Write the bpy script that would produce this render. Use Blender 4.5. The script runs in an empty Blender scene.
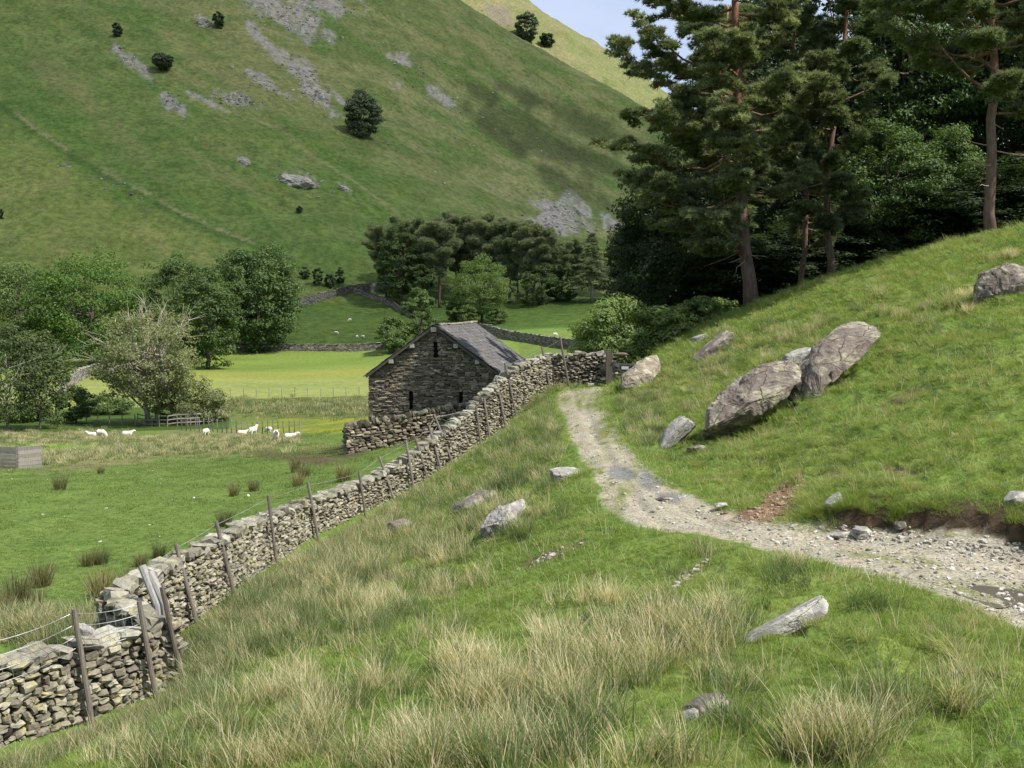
import bpy, math, random
import numpy as np
from mathutils import Vector, Matrix, Euler

R = math.radians
scene = bpy.context.scene
COL = scene.collection
rng = np.random.default_rng(7)
random.seed(7)

# ------------------------------------------------------------------ camera model
FPX = 1100.0; CX, CY, HOR = 512.0, 384.0, 310.0
PITCH = math.atan((CY - HOR) / FPX)
cp, sp = math.cos(PITCH), math.sin(PITCH)

def ray(px, py):
    u = (np.asarray(px, float) - CX) / FPX; v = (CY - np.asarray(py, float)) / FPX
    return np.stack([u, cp + v * sp, -sp + v * cp], -1)

def at(px, py, Y):
    d = ray(px, py)
    return d * (np.asarray(Y, float) / d[..., 1])[..., None]

def at_z(px, py, z):
    d = ray(px, py)
    return d * (np.asarray(z, float) / d[..., 2])[..., None]

def project(P):
    P = np.asarray(P, float)
    fwd = P[..., 1] * cp - P[..., 2] * sp
    up = P[..., 1] * sp + P[..., 2] * cp
    fwd = np.where(fwd < 1e-3, 1e-3, fwd)
    return CX + FPX * P[..., 0] / fwd, CY - FPX * up / fwd

# ------------------------------------------------------------------ noise
_perm = np.random.default_rng(3).permutation(512)
_perm = np.concatenate([_perm, _perm, _perm])
_gr = np.random.default_rng(4).normal(size=(512, 2)); _gr /= np.linalg.norm(_gr, axis=1)[:, None]
def perlin(x, y):
    xi = np.floor(x).astype(np.int64); yi = np.floor(y).astype(np.int64)
    fx = x - xi; fy = y - yi
    u = fx * fx * fx * (fx * (fx * 6 - 15) + 10); v = fy * fy * fy * (fy * (fy * 6 - 15) + 10)
    def g(ix, iy, dx, dy):
        h = _perm[(_perm[ix & 511] + iy) & 511]
        q = _gr[h]
        return q[..., 0] * dx + q[..., 1] * dy
    a = g(xi, yi, fx, fy); b = g(xi + 1, yi, fx - 1, fy)
    c = g(xi, yi + 1, fx, fy - 1); d = g(xi + 1, yi + 1, fx - 1, fy - 1)
    return (a + (b - a) * u) * (1 - v) + (c + (d - c) * u) * v
def fbm(x, y, o=4, gain=0.5):
    s = 0; a = 1.0; f = 1.0
    for i in range(o):
        s = s + a * perlin(x * f + 17.3 * i, y * f - 9.1 * i); a *= gain; f *= 2.03
    return s
def sstep(a, b, x):
    t = np.clip((x - a) / (b - a), 0, 1)
    return t * t * (3 - 2 * t)

# ------------------------------------------------------------------ object helpers
def tag(o, label=None, cat=None, group=None, kind=None):
    if label: o['label'] = label
    if cat: o['category'] = cat
    if group: o['group'] = group
    if kind: o['kind'] = kind
    return o

def thing(name, loc, label, cat, group=None, rz=0.0):
    o = bpy.data.objects.new(name, None); COL.objects.link(o)
    o.location = loc; o.rotation_euler = (0, 0, rz)
    o.empty_display_size = 0.2
    return tag(o, label, cat, group)

def mesh_np(name, V, F, mat, attrs=None, smooth=False, fattrs=None):
    """V (n,3); F list of int arrays (m,k)"""
    me = bpy.data.meshes.new(name)
    V = np.ascontiguousarray(V, np.float32)
    if not isinstance(F, (list, tuple)): F = [F]
    F = [np.asarray(f, np.int32) for f in F if len(f)]
    me.vertices.add(len(V)); me.vertices.foreach_set('co', V.ravel())
    loops = np.concatenate([f.ravel() for f in F])
    tot = np.concatenate([np.full(len(f), f.shape[1], np.int32) for f in F])
    st = np.concatenate([[0], np.cumsum(tot)[:-1]]).astype(np.int32)
    me.loops.add(len(loops)); me.loops.foreach_set('vertex_index', loops)
    me.polygons.add(len(tot)); me.polygons.foreach_set('loop_start', st); me.polygons.foreach_set('loop_total', tot)
    me.polygons.foreach_set('use_smooth', np.full(len(tot), bool(smooth)))
    for k, a in (attrs or {}).items():
        a = np.asarray(a, np.float32)
        if a.ndim == 2:
            if a.shape[1] == 3: a = np.concatenate([a, np.ones((len(a), 1), np.float32)], 1)
            at_ = me.attributes.new(k, 'FLOAT_COLOR', 'POINT'); at_.data.foreach_set('color', a.ravel())
        else:
            at_ = me.attributes.new(k, 'FLOAT', 'POINT'); at_.data.foreach_set('value', a)
    me.update(calc_edges=True)
    if mat is not None: me.materials.append(mat)
    return me

def obj(name, me, parent=None, loc=None, rot=None):
    o = bpy.data.objects.new(name, me); COL.objects.link(o)
    if parent is not None: o.parent = parent
    if loc is not None: o.location = loc
    if rot is not None: o.rotation_euler = rot
    return o

def copy_tree(o, parent=None):
    c = o.copy(); COL.objects.link(c)
    if parent is not None: c.parent = parent
    for ch in list(o.children): copy_tree(ch, c)
    return c

class MB:
    def __init__(s): s.V = []; s.Q = []; s.T = []; s.A = []; s.n = 0
    def add(s, V, Q=None, T=None, a=0.5):
        V = np.asarray(V, float); s.V.append(V)
        if Q is not None and len(Q): s.Q.append(np.asarray(Q) + s.n)
        if T is not None and len(T): s.T.append(np.asarray(T) + s.n)
        s.A.append(np.full(len(V), a) if np.isscalar(a) else np.asarray(a, float)); s.n += len(V)
    def box(s, c, half, M=None, a=0.5, taper=1.0):
        v = np.array([[x, y, z] for z in (-1, 1) for y in (-1, 1) for x in (-1, 1)], float)
        v[4:, :2] *= taper
        v = v * np.asarray(half)
        if M is not None: v = v @ np.asarray(M).T
        s.add(v + np.asarray(c), [[0, 2, 3, 1], [4, 5, 7, 6], [0, 1, 5, 4], [2, 6, 7, 3], [0, 4, 6, 2], [1, 3, 7, 5]], a=a)
    def bar(s, p, q, w, h, a=0.5):
        p = np.asarray(p, float); q = np.asarray(q, float)
        d = q - p; L = np.linalg.norm(d); d /= L
        up = np.array([0, 0, 1.0]) if abs(d[2]) < .9 else np.array([0, 1.0, 0])
        x = np.cross(d, up); x /= np.linalg.norm(x); y = np.cross(x, d)
        s.box((p + q) / 2, (L / 2, w / 2, h / 2), np.stack([d, x, y], 1), a)
    def tube(s, P, r, k=6, a=0.5, cap=True):
        P = np.asarray(P, float); n = len(P); r = np.broadcast_to(np.asarray(r, float), (n,))
        T = np.gradient(P, axis=0); T /= np.linalg.norm(T, axis=1)[:, None] + 1e-9
        ref = np.array([0.31, 0.95, 0.05]); 
        X = np.cross(T, ref); X /= np.linalg.norm(X, axis=1)[:, None] + 1e-9
        Y = np.cross(T, X)
        an = np.arange(k) * 2 * np.pi / k
        V = (P[:, None] + r[:, None, None] * (np.cos(an)[None, :, None] * X[:, None] + np.sin(an)[None, :, None] * Y[:, None])).reshape(-1, 3)
        i = np.arange(n - 1)[:, None] * k; j = np.arange(k)[None]; j2 = (j + 1) % k
        Q = np.stack([i + j, i + j2, i + k + j2, i + k + j], -1).reshape(-1, 4)
        T_ = []
        if cap:
            V = np.concatenate([V, P[:1], P[-1:]]); c0, c1 = n * k, n * k + 1
            for q in range(k):
                T_.append([c0, (q + 1) % k, q]); T_.append([c1, (n - 1) * k + q, (n - 1) * k + (q + 1) % k])
        s.add(V, Q, T_, a)
    def mesh(s, name, mat, smooth=False, attr='tint'):
        F = []
        if s.Q: F.append(np.concatenate(s.Q))
        if s.T: F.append(np.concatenate(s.T))
        return mesh_np(name, np.concatenate(s.V), F, mat, {attr: np.concatenate(s.A)}, smooth)
    def build(s, name, mat, parent=None, smooth=False):
        return obj(name, s.mesh(name, mat, smooth), parent)

# ------------------------------------------------------------------ materials
def new_mat(name):
    m = bpy.data.materials.new(name); m.use_nodes = True
    nt = m.node_tree; nt.nodes.clear()
    return m, nt
def nd(nt, typ, **kw):
    n = nt.nodes.new(typ)
    for k, v in kw.items():
        if k.startswith('i_'):
            key = k[2:]; key = int(key) if key.isdigit() else key.replace('_', ' ')
            if hasattr(v, 'is_linked') or isinstance(v, bpy.types.NodeSocket): nt.links.new(v, n.inputs[key])
            else: n.inputs[key].default_value = v
        else: setattr(n, k, v)
    return n
def noise(nt, vec, scale, detail=4, rough=.55):
    n = nd(nt, 'ShaderNodeTexNoise', i_Scale=scale, i_Detail=detail, i_Roughness=rough)
    if vec is not None: nt.links.new(vec, n.inputs['Vector'])
    return n.outputs['Fac']
def ramp(nt, fac, stops):
    n = nt.nodes.new('ShaderNodeValToRGB'); nt.links.new(fac, n.inputs[0])
    e = n.color_ramp.elements
    while len(e) < len(stops): e.new(0.5)
    for el, (p, c) in zip(e, stops):
        el.position = p; el.color = (*c, 1) if len(c) == 3 else c
    return n.outputs[0]
def g(v): return (v, v, v)
def mix(nt, fac, a, b, mode='MIX'):
    n = nt.nodes.new('ShaderNodeMix'); n.data_type = 'RGBA'; n.blend_type = mode
    for sk, v in ((n.inputs[0], fac), (n.inputs[6], a), (n.inputs[7], b)):
        if isinstance(v, bpy.types.NodeSocket): nt.links.new(v, sk)
        elif isinstance(v, (int, float)): sk.default_value = v
        else: sk.default_value = (*v, 1)
    return n.outputs[2]
def math_(nt, op, a, b=0.0, clamp=False):
    n = nt.nodes.new('ShaderNodeMath'); n.operation = op; n.use_clamp = clamp
    for sk, v in ((n.inputs[0], a), (n.inputs[1], b)):
        if isinstance(v, bpy.types.NodeSocket): nt.links.new(v, sk)
        else: sk.default_value = v
    return n.outputs[0]
def attr(nt, name, typ='GEOMETRY'):
    return nd(nt, 'ShaderNodeAttribute', attribute_name=name, attribute_type=typ)
def bump(nt, h, strength, dist):
    n = nd(nt, 'ShaderNodeBump', i_Strength=strength, i_Distance=dist); nt.links.new(h, n.inputs['Height'])
    return n.outputs[0]
def finish(nt, col, rough=.9, nrm=None, spec=.25, transl=0.0, tcol=None):
    b = nd(nt, 'ShaderNodeBsdfPrincipled', i_Roughness=rough)
    b.inputs['Specular IOR Level'].default_value = spec
    if isinstance(col, bpy.types.NodeSocket): nt.links.new(col, b.inputs['Base Color'])
    else: b.inputs['Base Color'].default_value = (*col, 1)
    if nrm is not None: nt.links.new(nrm, b.inputs['Normal'])
    out = b.outputs[0]
    if transl > 0:
        t = nt.nodes.new('ShaderNodeBsdfTranslucent')
        c = tcol if tcol is not None else col
        if isinstance(c, bpy.types.NodeSocket): nt.links.new(c, t.inputs[0])
        else: t.inputs[0].default_value = (*c, 1)
        m = nd(nt, 'ShaderNodeMixShader', i_0=transl); nt.links.new(b.outputs[0], m.inputs[1]); nt.links.new(t.outputs[0], m.inputs[2])
        out = m.outputs[0]
    o = nt.nodes.new('ShaderNodeOutputMaterial'); nt.links.new(out, o.inputs[0])
    return b
def objco(nt): return nd(nt, 'ShaderNodeTexCoord').outputs['Object']
def geopos(nt): return nd(nt, 'ShaderNodeNewGeometry').outputs['Position']

def mat_terrain(name, fine, amount, bumpd, mid=0.3, bs=.6, lo=.36, hi=.64):
    m, nt = new_mat(name); p = geopos(nt)
    a = attr(nt, 'albedo').outputs['Color']
    n1 = noise(nt, p, fine, 5, .65); n2 = noise(nt, p, mid, 4)
    v = ramp(nt, n1, [(lo, g(1 - amount)), (hi, g(1 + amount))])
    c = mix(nt, 1.0, a, v, 'MULTIPLY')
    v2 = ramp(nt, n2, [(.3, (.85, .9, .85)), (.7, (1.15, 1.1, 1.05))])
    c = mix(nt, 1.0, c, v2, 'MULTIPLY')
    finish(nt, c, .95, bump(nt, n1, bs, bumpd), .1)
    return m

def mat_leaf(name, dark, light, transl=.35, rough=.55, spec=.3, tmul=(1.5, 1.6, .6), rnd=False):
    m, nt = new_mat(name)
    t = attr(nt, 'tint').outputs['Fac']
    c = ramp(nt, t, [(0.0, dark), (1.0, light)])
    oi = nd(nt, 'ShaderNodeObjectInfo').outputs['Random']
    c = mix(nt, 1.0, c, ramp(nt, oi, [(0, (.82, .86, .85)), (1, (1.15, 1.12, 1.1))]), 'MULTIPLY')
    tc = mix(nt, 1.0, c, tmul, 'MULTIPLY')
    finish(nt, c, rough, None, spec, transl, tc)
    return m

def mat_bark(name, c1, c2, scale=6):
    m, nt = new_mat(name); p = objco(nt)
    mp = nd(nt, 'ShaderNodeMapping'); nt.links.new(p, mp.inputs[0]); mp.inputs['Scale'].default_value = (1, 1, .3)
    n = noise(nt, mp.outputs[0], scale, 6, .7)
    c = mix(nt, 1.0, ramp(nt, n, [(.3, c1), (.7, c2)]), ramp(nt, attr(nt, 'tint').outputs['Fac'], [(.1, (1.75, 1.25, 1.0)), (.28, (1.45, 1.12, .95)), (.4, g(1)), (.75, (1.6, 1.45, 1.25)), (1, (2.6, 2.6, 2.4))]), 'MULTIPLY')
    finish(nt, c, .9, bump(nt, n, .8, .03), .15)
    return m

def mat_stone(name, stops, lichen=None, lam=.55, fine=14, bumpd=.02):
    m, nt = new_mat(name); p = objco(nt)
    t = attr(nt, 'tint').outputs['Fac']
    c = ramp(nt, t, stops)
    n = noise(nt, p, fine, 6, .7)
    c = mix(nt, 1.0, c, ramp(nt, n, [(.3, g(.62)), (.7, g(1.3))]), 'MULTIPLY')
    if lichen:
        l = noise(nt, p, fine * .3, 5, .65)
        c = mix(nt, ramp(nt, l, [(lam, g(0)), (lam + .12, g(.8))]), c, lichen)
    finish(nt, c, .9, bump(nt, n, .7, bumpd), .2)
    return m

def mat_boulder(name, c1, c2, lichen, dark=(.06, .05, .05)):
    m, nt = new_mat(name); p = objco(nt)
    mp = nd(nt, 'ShaderNodeMapping'); nt.links.new(p, mp.inputs[0]); mp.inputs['Scale'].default_value = (1, 1, 2.2); mp.inputs['Rotation'].default_value = (.4, .7, .2)
    n1 = noise(nt, mp.outputs[0], 1.6, 8, .7); n2 = noise(nt, p, 9, 6, .75); n3 = noise(nt, p, 2.7, 7, .7)
    c = ramp(nt, n1, [(.32, c1), (.68, c2)])
    c = mix(nt, ramp(nt, n3, [(.50, g(0)), (.60, g(.85))]), c, lichen)
    c = mix(nt, 1.0, c, ramp(nt, n2, [(.3, g(.6)), (.7, g(1.35))]), 'MULTIPLY')
    v = nd(nt, 'ShaderNodeTexVoronoi', feature='DISTANCE_TO_EDGE', i_Scale=.75); 
    wp = nd(nt, 'ShaderNodeVectorMath', operation='ADD'); nt.links.new(mp.outputs[0], wp.inputs[0])
    nn = nd(nt, 'ShaderNodeTexNoise', i_Scale=2.5, i_Detail=4); sc_ = nd(nt, 'ShaderNodeVectorMath', operation='SCALE'); sc_.inputs['Scale'].default_value = .7
    nt.links.new(nn.outputs['Color'], sc_.inputs[0]); nt.links.new(sc_.outputs[0], wp.inputs[1]); nt.links.new(wp.outputs[0], v.inputs['Vector'])
    crack = ramp(nt, v.outputs['Distance'], [(0, g(1)), (.012, g(0))])
    c = mix(nt, math_(nt, 'MULTIPLY', crack, .45), c, dark)
    h = math_(nt, 'SUBTRACT', math_(nt, 'ADD', n2, math_(nt, 'MULTIPLY', n1, 1.5)), math_(nt, 'MULTIPLY', crack, 1.2))
    finish(nt, c, .9, bump(nt, h, .8, .05), .2)
    return m

def mat_wood(name, c1, c2, scale=(14, 14, 1.2)):
    m, nt = new_mat(name); p = objco(nt)
    mp = nd(nt, 'ShaderNodeMapping'); nt.links.new(p, mp.inputs[0]); mp.inputs['Scale'].default_value = scale
    n = noise(nt, mp.outputs[0], 2.0, 6, .7)
    t = attr(nt, 'tint').outputs['Fac']
    c = ramp(nt, n, [(.3, c1), (.7, c2)])
    c = mix(nt, 1.0, c, ramp(nt, t, [(0, g(.7)), (1, g(1.25))]), 'MULTIPLY')
    finish(nt, c, .85, bump(nt, n, .5, .01), .2)
    return m
def mat_plain(name, c, rough=.6, spec=.4, metal=0):
    m, nt = new_mat(name); n = noise(nt, objco(nt), 30, 4)
    cc = mix(nt, 1.0, c, ramp(nt, n, [(.3, g(.8)), (.7, g(1.15))]), 'MULTIPLY')
    b = finish(nt, cc, rough, None, spec); b.inputs['Metallic'].default_value = metal
    return m
# ================================================================== TERRAIN
# wall foot: px, py(base), distance, py(top)
NEARW = [(-140, 796, 14.4, 690), (-40, 776, 15.2, 664), (40, 752, 16.1, 653), (100, 722, 16.9, 641), (150, 699, 17.6, 624), (176, 686, 18.1, 612)]
FARW = [(128, 650, 19.6, 600), (165, 630, 20.6, 578), (220, 597, 23, 549), (270, 567, 27, 523), (312, 548, 30.5, 507), (363, 523, 34, 489), (398, 500, 36, 473), (437, 480, 38, 444), (476, 460, 40, 415), (504, 429, 41.5, 383), (531, 394, 43, 364), (554, 385, 44.5, 358), (607, 386, 44, 356)]
def wpts(L): return np.array([at(p, b, Y) for p, b, Y, t in L])
nw, fw = wpts(NEARW), wpts(FARW)
POLY = np.concatenate([[[-13, -60, 0], [-9.5, 0, 0]], nw, fw, [[5.6, 47, 0], [9, 60, 0], [14, 90, 0], [40, 300, 0]]])[:, :2]

def seg_dist(x, y, poly, closed=False):
    """unsigned distance and side sign (+ right of travel) to a polyline"""
    best = np.full(x.shape, 1e9); sgn = np.ones(x.shape)
    n = len(poly)
    for i in range(n if closed else n - 1):
        a = poly[i]; b = poly[(i + 1) % n]; d = b - a; L2 = d @ d
        t = np.clip(((x - a[0]) * d[0] + (y - a[1]) * d[1]) / L2, 0, 1)
        ex = x - a[0] - t * d[0]; ey = y - a[1] - t * d[1]
        D = ex * ex + ey * ey
        m = D < best - 1e-9
        best = np.where(m, D, best)
        s = d[1] * ex - d[0] * ey
        sgn = np.where(m, np.where(s >= 0, 1.0, -1.0), sgn)
    return np.sqrt(best), sgn
def inside(x, y, poly):
    c = np.zeros(x.shape, bool); n = len(poly)
    for i in range(n):
        a = poly[i]; b = poly[(i + 1) % n]
        if a[1] == b[1]: continue
        k = ((a[1] > y) != (b[1] > y)) & (x < (b[0] - a[0]) * (y - a[1]) / (b[1] - a[1]) + a[0])
        c ^= k
    return c

# track outline (px, py, z)
TRL = [(559, 390, -3.1), (562, 398, -3.1), (567, 412, -3.15), (580, 440, -3.25), (598, 468, -3.35), (606, 490, -3.42), (618, 506, -3.45), (640, 518, -3.47), (700, 530, -3.5), (760, 545, -3.5), (830, 560, -3.5), (900, 580, -3.5), (960, 600, -3.5), (1024, 628, -3.5), (1120, 680, -3.48), (1300, 790, -3.4)]
TRR = [(606, 389, -3.1), (601, 398, -3.1), (603, 408, -3.15), (613, 425, -3.25), (631, 450, -3.35), (651, 470, -3.42), (690, 494, -3.47), (730, 510, -3.5), (765, 522, -3.5), (820, 528, -3.5), (870, 530, -3.5), (930, 537, -3.5), (1024, 551, -3.5), (1120, 575, -3.48), (1300, 640, -3.4)]
TPOLY = np.array([at_z(*p) for p in TRL] + [at_z(*p) for p in TRR[::-1]])

NP = [(512, 768, 8), (256, 768, 10), (768, 768, 7.5), (1024, 768, 7), (0, 792, 12), (60, 770, 13.5), (-100, 840, 11.5), (300, 680, 13.2), (300, 620, 18), (512, 700, 10.5), (512, 640, 13.6), (400, 600, 18.6),
      (512, 560, 19), (440, 540, 24), (370, 560, 25.5), (600, 560, 17.2), (600, 525, 20.3), (500, 515, 23), (440, 510, 30), (560, 480, 25.5), (540, 440, 32), (520, 425, 37),
      (590, 486, 22.3), (575, 470, 24), (700, 640, 12), (700, 580, 15.2), (850, 640, 10.9), (950, 690, 9), (1000, 645, 11), (860, 590, 13.4), (760, 560, 15.8), (660, 535, 18.4),
      (400, 680, 12.2), (400, 740, 10), (640, 700, 9.7), (190, 705, 16), (350, 600, 20.5), (300, 580, 23.5), (560, 420, 37.5),
      # right bank
      (640, 440, 29.0), (660, 462, 26.0), (700, 484, 23.2), (760, 498, 21.2), (800, 500, 19.5), (870, 496, 17.8), (950, 508, 16.6), (1024, 524, 16), (1200, 570, 13.5), (800, 450, 22.6), (900, 450, 20.6), (1024, 450, 19), (850, 400, 26), (950, 400, 23),
      (1024, 380, 22), (1000, 310, 27.5), (900, 350, 28), (800, 408, 26.5), (720, 440, 27.5), (680, 440, 28), (640, 410, 34), (640, 388, 40.5), (700, 385, 36), (760, 350, 36.5),
      (700, 348, 42), (660, 353, 46), (850, 290, 41), (950, 256, 39), (1024, 233, 37.5), (880, 263, 45), (800, 290, 48), (752, 307, 50), (712, 325, 48),
      (1024, 238, 50), (1024, 250, 80), (880, 276, 62), (800, 303, 66), (752, 318, 70), (700, 335, 72), (650, 358, 70), (900, 287, 120), (700, 322, 120),
      (1200, 226, 50), (1300, 300, 25), (1300, 500, 14), (1200, 420, 18), (1250, 700, 8), (1300, 180, 60), (1450, 250, 120), (1500, 300, 20), (1500, 600, 8),
      (600, 378, 56), (600, 367, 80), (600, 357, 120)]
NW_ = [(0, .7, -1.62), (-1, 2, -2.0), (0, 3, -2.2), (3, 3, -1.9), (0, 5, -2.7), (5, 1, -1.3), (-4, 2, -3.1), (-5, 6, -4.1), (6, 5, -2.3), (9, 3, -1.4), (-8, 3, -4.3), (0, -2, -1.5), (0, .2, -1.6)]
FP = [(40, 640, 22), (-150, 700, 18), (130, 600, 24.5), (120, 590, 26), (200, 550, 30), (100, 545, 31), (0, 550, 31), (260, 525, 32), (350, 500, 36.5), (0, 500, 41), (150, 500, 41), (250, 490, 43), (380, 478, 40), (0, 462, 66), (200, 465, 62), (330, 462, 52),
      (347, 452, 53), (440, 440, 55), (470, 432, 56), (420, 440, 60), (500, 436, 64), (500, 428, 75), (370, 445, 66), (250, 447, 80), (100, 440, 95), (250, 436, 104), (0, 440, 95), (340, 428, 105), (-300, 480, 55), (-600, 470, 60), (-500, 430, 110), (-300, 700, 17), (-600, 720, 16), (-600, 560, 30),
      (540, 402, 50), (560, 396, 55), (600, 384, 56), (600, 371, 80), (560, 385, 80), (560, 372, 120), (640, 366, 90)]
SH = [(0, 416, 130), (150, 414, 132), (300, 411, 132), (380, 408, 130), (460, 398, 130), (540, 380, 130), (0, 398, 160), (150, 396, 165), (300, 394, 165), (370, 394, 165), (460, 386, 165), (540, 370, 170),
      (-400, 420, 130), (-700, 420, 130), (-400, 358, 280), (0, 374, 220), (200, 374, 220), (370, 375, 220), (0, 358, 280), (150, 358, 280), (300, 357, 280), (370, 358, 280), (450, 356, 255), (540, 350, 250), (480, 332, 290), (560, 341, 260), (600, 346, 240), (560, 312, 340), (640, 322, 300), (640, 294, 390),
      (500, 304, 370), (400, 337, 310), (320, 322, 330), (250, 345, 300), (330, 301, 370), (390, 291, 385), (300, 305, 365), (150, 340, 310),
      (0, 265, 372), (100, 267, 375), (200, 266, 380), (-300, 265, 360), (0, 130, 470), (0, 0, 620), (100, 200, 420), (200, 130, 490), (200, 0, 650), (300, 240, 410), (400, 240, 432), (400, 130, 560), (400, 0, 760), (600, 130, 780), (600, 232, 570), (520, 50, 815), (500, 190, 570),
      (-300, 0, 560), (-300, -200, 860), (0, -150, 850), (300, -125, 890), (460, 3, 850), (500, 26, 850), (560, 60, 850), (650, 108, 860), (720, 150, 870), (800, 205, 880), (-700, 265, 360), (-700, 0, 600), (-700, -100, 860),
      (460, 60, 1020), (560, 110, 1020), (650, 165, 1020), (750, 215, 1020), (0, -90, 1100), (300, -60, 1100), (-600, -60, 1100),
      (530, 10, 1450), (600, 50, 1450), (650, 88, 1450), (720, 125, 1450), (800, 200, 1450), (460, -30, 1450), (500, 40, 1350), (560, 82, 1300), (640, 122, 1250), (200, -150, 1450), (-300, -200, 1450),
      (530, 70, 1900), (650, 130, 1900), (800, 220, 1900), (300, 0, 1900), (-300, 0, 1900), (900, 250, 320), (900, 262, 600), (900, 262, 900), (1200, 262, 300), (1200, 266, 900), (1000, 270, 1500), (1300, 270, 1900), (750, 300, 300), (750, 262, 600), (1600, 250, 300)]

def to_xyz(L): return np.array([at(*p) for p in L])
def tps_fit(P):
    a = np.arctan2(P[:, 0], P[:, 1]); r = np.hypot(P[:, 0], P[:, 1])
    X = np.stack([a, np.log(r)], 1); w = P[:, 2] / (r + 6)
    n = len(X); D = ((X[:, None] - X[None]) ** 2).sum(-1)
    K = np.where(D > 0, .5 * D * np.log(D + 1e-20), 0) + np.eye(n) * 2e-3
    Pm = np.concatenate([np.ones((n, 1)), X], 1)
    A = np.block([[K, Pm], [Pm.T, np.zeros((3, 3))]])
    return X, np.linalg.solve(A, np.concatenate([w, np.zeros(3)]))
def tps_eval(fit, a, lr):
    X, c = fit; out = c[-3] + c[-2] * a + c[-1] * lr
    for i in range(len(X)):
        D = (a - X[i, 0]) ** 2 + (lr - X[i, 1]) ** 2
        out = out + c[i] * .5 * D * np.log(D + 1e-20)
    return out
trk_ctl = np.array([at_z(*p) for p in TRL + TRR])
fitN = tps_fit(np.concatenate([to_xyz(NP), np.array(NW_), trk_ctl, nw, fw[2:], to_xyz(SH)]))
nearF = to_xyz(FP)
fitF = tps_fit(np.concatenate([nearF, to_xyz(SH), np.array([(-12, 2, -5.5), (-9, 8, -5.9), (-20, 5, -6.3), (-15, -3, -5.6)])]))

# log-polar grid
AZ = np.concatenate([np.linspace(-np.pi, -.52, 90)[:-1], np.arange(-.52, .52, .0018), np.linspace(.52, np.pi, 90)])
lr_parts = []; l = math.log(.3)
LRS = []
while l < math.log(2300):
    LRS.append(l); r_ = math.exp(l)
    l += .02 if r_ < 4 else .008 if r_ < 60 else .0055 if r_ < 330 else .0036 if r_ < 900 else .006 if r_ < 1500 else .02
LRS = np.array(LRS)
GA, GL = np.meshgrid(AZ, LRS)
GR = np.exp(GL); GX = GR * np.sin(GA); GY = GR * np.cos(GA)
ca = np.linspace(-.95, .95, 230); cl = np.linspace(LRS[0], LRS[-1], 330)
CA, CL = np.meshgrid(ca, cl)
def bil(T, a, lr):
    fa = np.clip((a - ca[0]) / (ca[1] - ca[0]), 0, len(ca) - 1.001); fl = np.clip((lr - cl[0]) / (cl[1] - cl[0]), 0, len(cl) - 1.001)
    i = fa.astype(int); j = fl.astype(int); u = fa - i; v = fl - j
    return (T[j, i] * (1 - u) + T[j, i + 1] * u) * (1 - v) + (T[j + 1, i] * (1 - u) + T[j + 1, i + 1] * u) * v
TN = tps_eval(fitN, CA, CL); TF = tps_eval(fitF, CA, CL)
hN = bil(TN, GA, GL) * (GR + 6); hF = bil(TF, GA, GL) * (GR + 6)
wd, ws = seg_dist(GX, GY, POLY)
WSD = wd * ws                                   # + on the bank side
k = sstep(-.35, .35, WSD)
Z = hF * (1 - k) + hN * k
# track
m = (GR < 90)
TSD = np.full(GX.shape, 50.0)
td, _ = seg_dist(GX[m], GY[m], TPOLY[:, :2], True); ins = inside(GX[m], GY[m], TPOLY[:, :2])
TSD[m] = np.where(ins, -td, td)
wob = .12 * perlin(GX * 1.3, GY * 1.3) + .07 * perlin(GX * 4.1, GY * 4.1)
TSDw = TSD + wob
on_trk = sstep(.15, -.15, TSDw)
# lumps
near = sstep(70, 45, GR)
lump = .16 * perlin(GX * .45, GY * .45) + .10 * perlin(GX * 1.1 + 7, GY * 1.1) + .05 * perlin(GX * 2.7, GY * 2.7)
rightbank = sstep(.3, 1.2, TSD) * (GX > 3)
lump = lump + .035 * perlin(GX * 5.3, GY * 5.3) + rightbank * (.15 * perlin(GX * 1.3, GY * 1.3 + 4) + .14 * perlin(GX * 2.7, GY * 2.7))
nearside = sstep(0, 1.5, WSD)
Z += near * (1 - on_trk) * nearside * lump * sstep(0, 1.2, TSDw + .2)
Z += near * on_trk * (.03 * perlin(GX * 2.2, GY * 2.2) + .018 * perlin(GX * 7, GY * 7) - .05 - .05 * sstep(.18, .0, np.abs(TSD + .55)))
field = (1 - nearside) * (GR < 320)
Z += field * (.10 * perlin(GX * .22, GY * .22) + .035 * perlin(GX * .9, GY * .9) + .02 * perlin(GX * 2.5, GY * 2.5))
# river-bank scarp beyond the pasture: low rough bank between the sheep field and the meadow
# eroded edge where the track cuts into the right-hand bank
GPX, GPY = project(np.stack([GX, GY, Z], -1))
cutzone = sstep(800, 850, GPX) * sstep(.02, .10, TSDw) * (GX > 3) * (TSD < 2.5) * (GPY < 541 + (GPX - 800) * .15)
cut_h = .24 * cutzone * (1 - sstep(.3, 2.4, TSD)) * (.85 + .35 * perlin(GX * 1.1, GY * 1.1))
Z += cut_h
fellm = sstep(330, 420, GR)
streak = fbm((GX * .8 + GY * .55) * .012, (GY - GX * .6) * .05, 4)
Z += fellm * (3.2 * perlin(GX * .022, GY * .022) + 1.6 * perlin(GX * .06, GY * .06) + .8 * perlin(GX * .15, GY * .15) + .45 * perlin(GX * .4, GY * .4) + 2.0 * streak)
Z += sstep(1000, 1200, GR) * (9 * perlin(GX * .012, GY * .012) + 4 * perlin(GX * .04, GY * .04))

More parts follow.
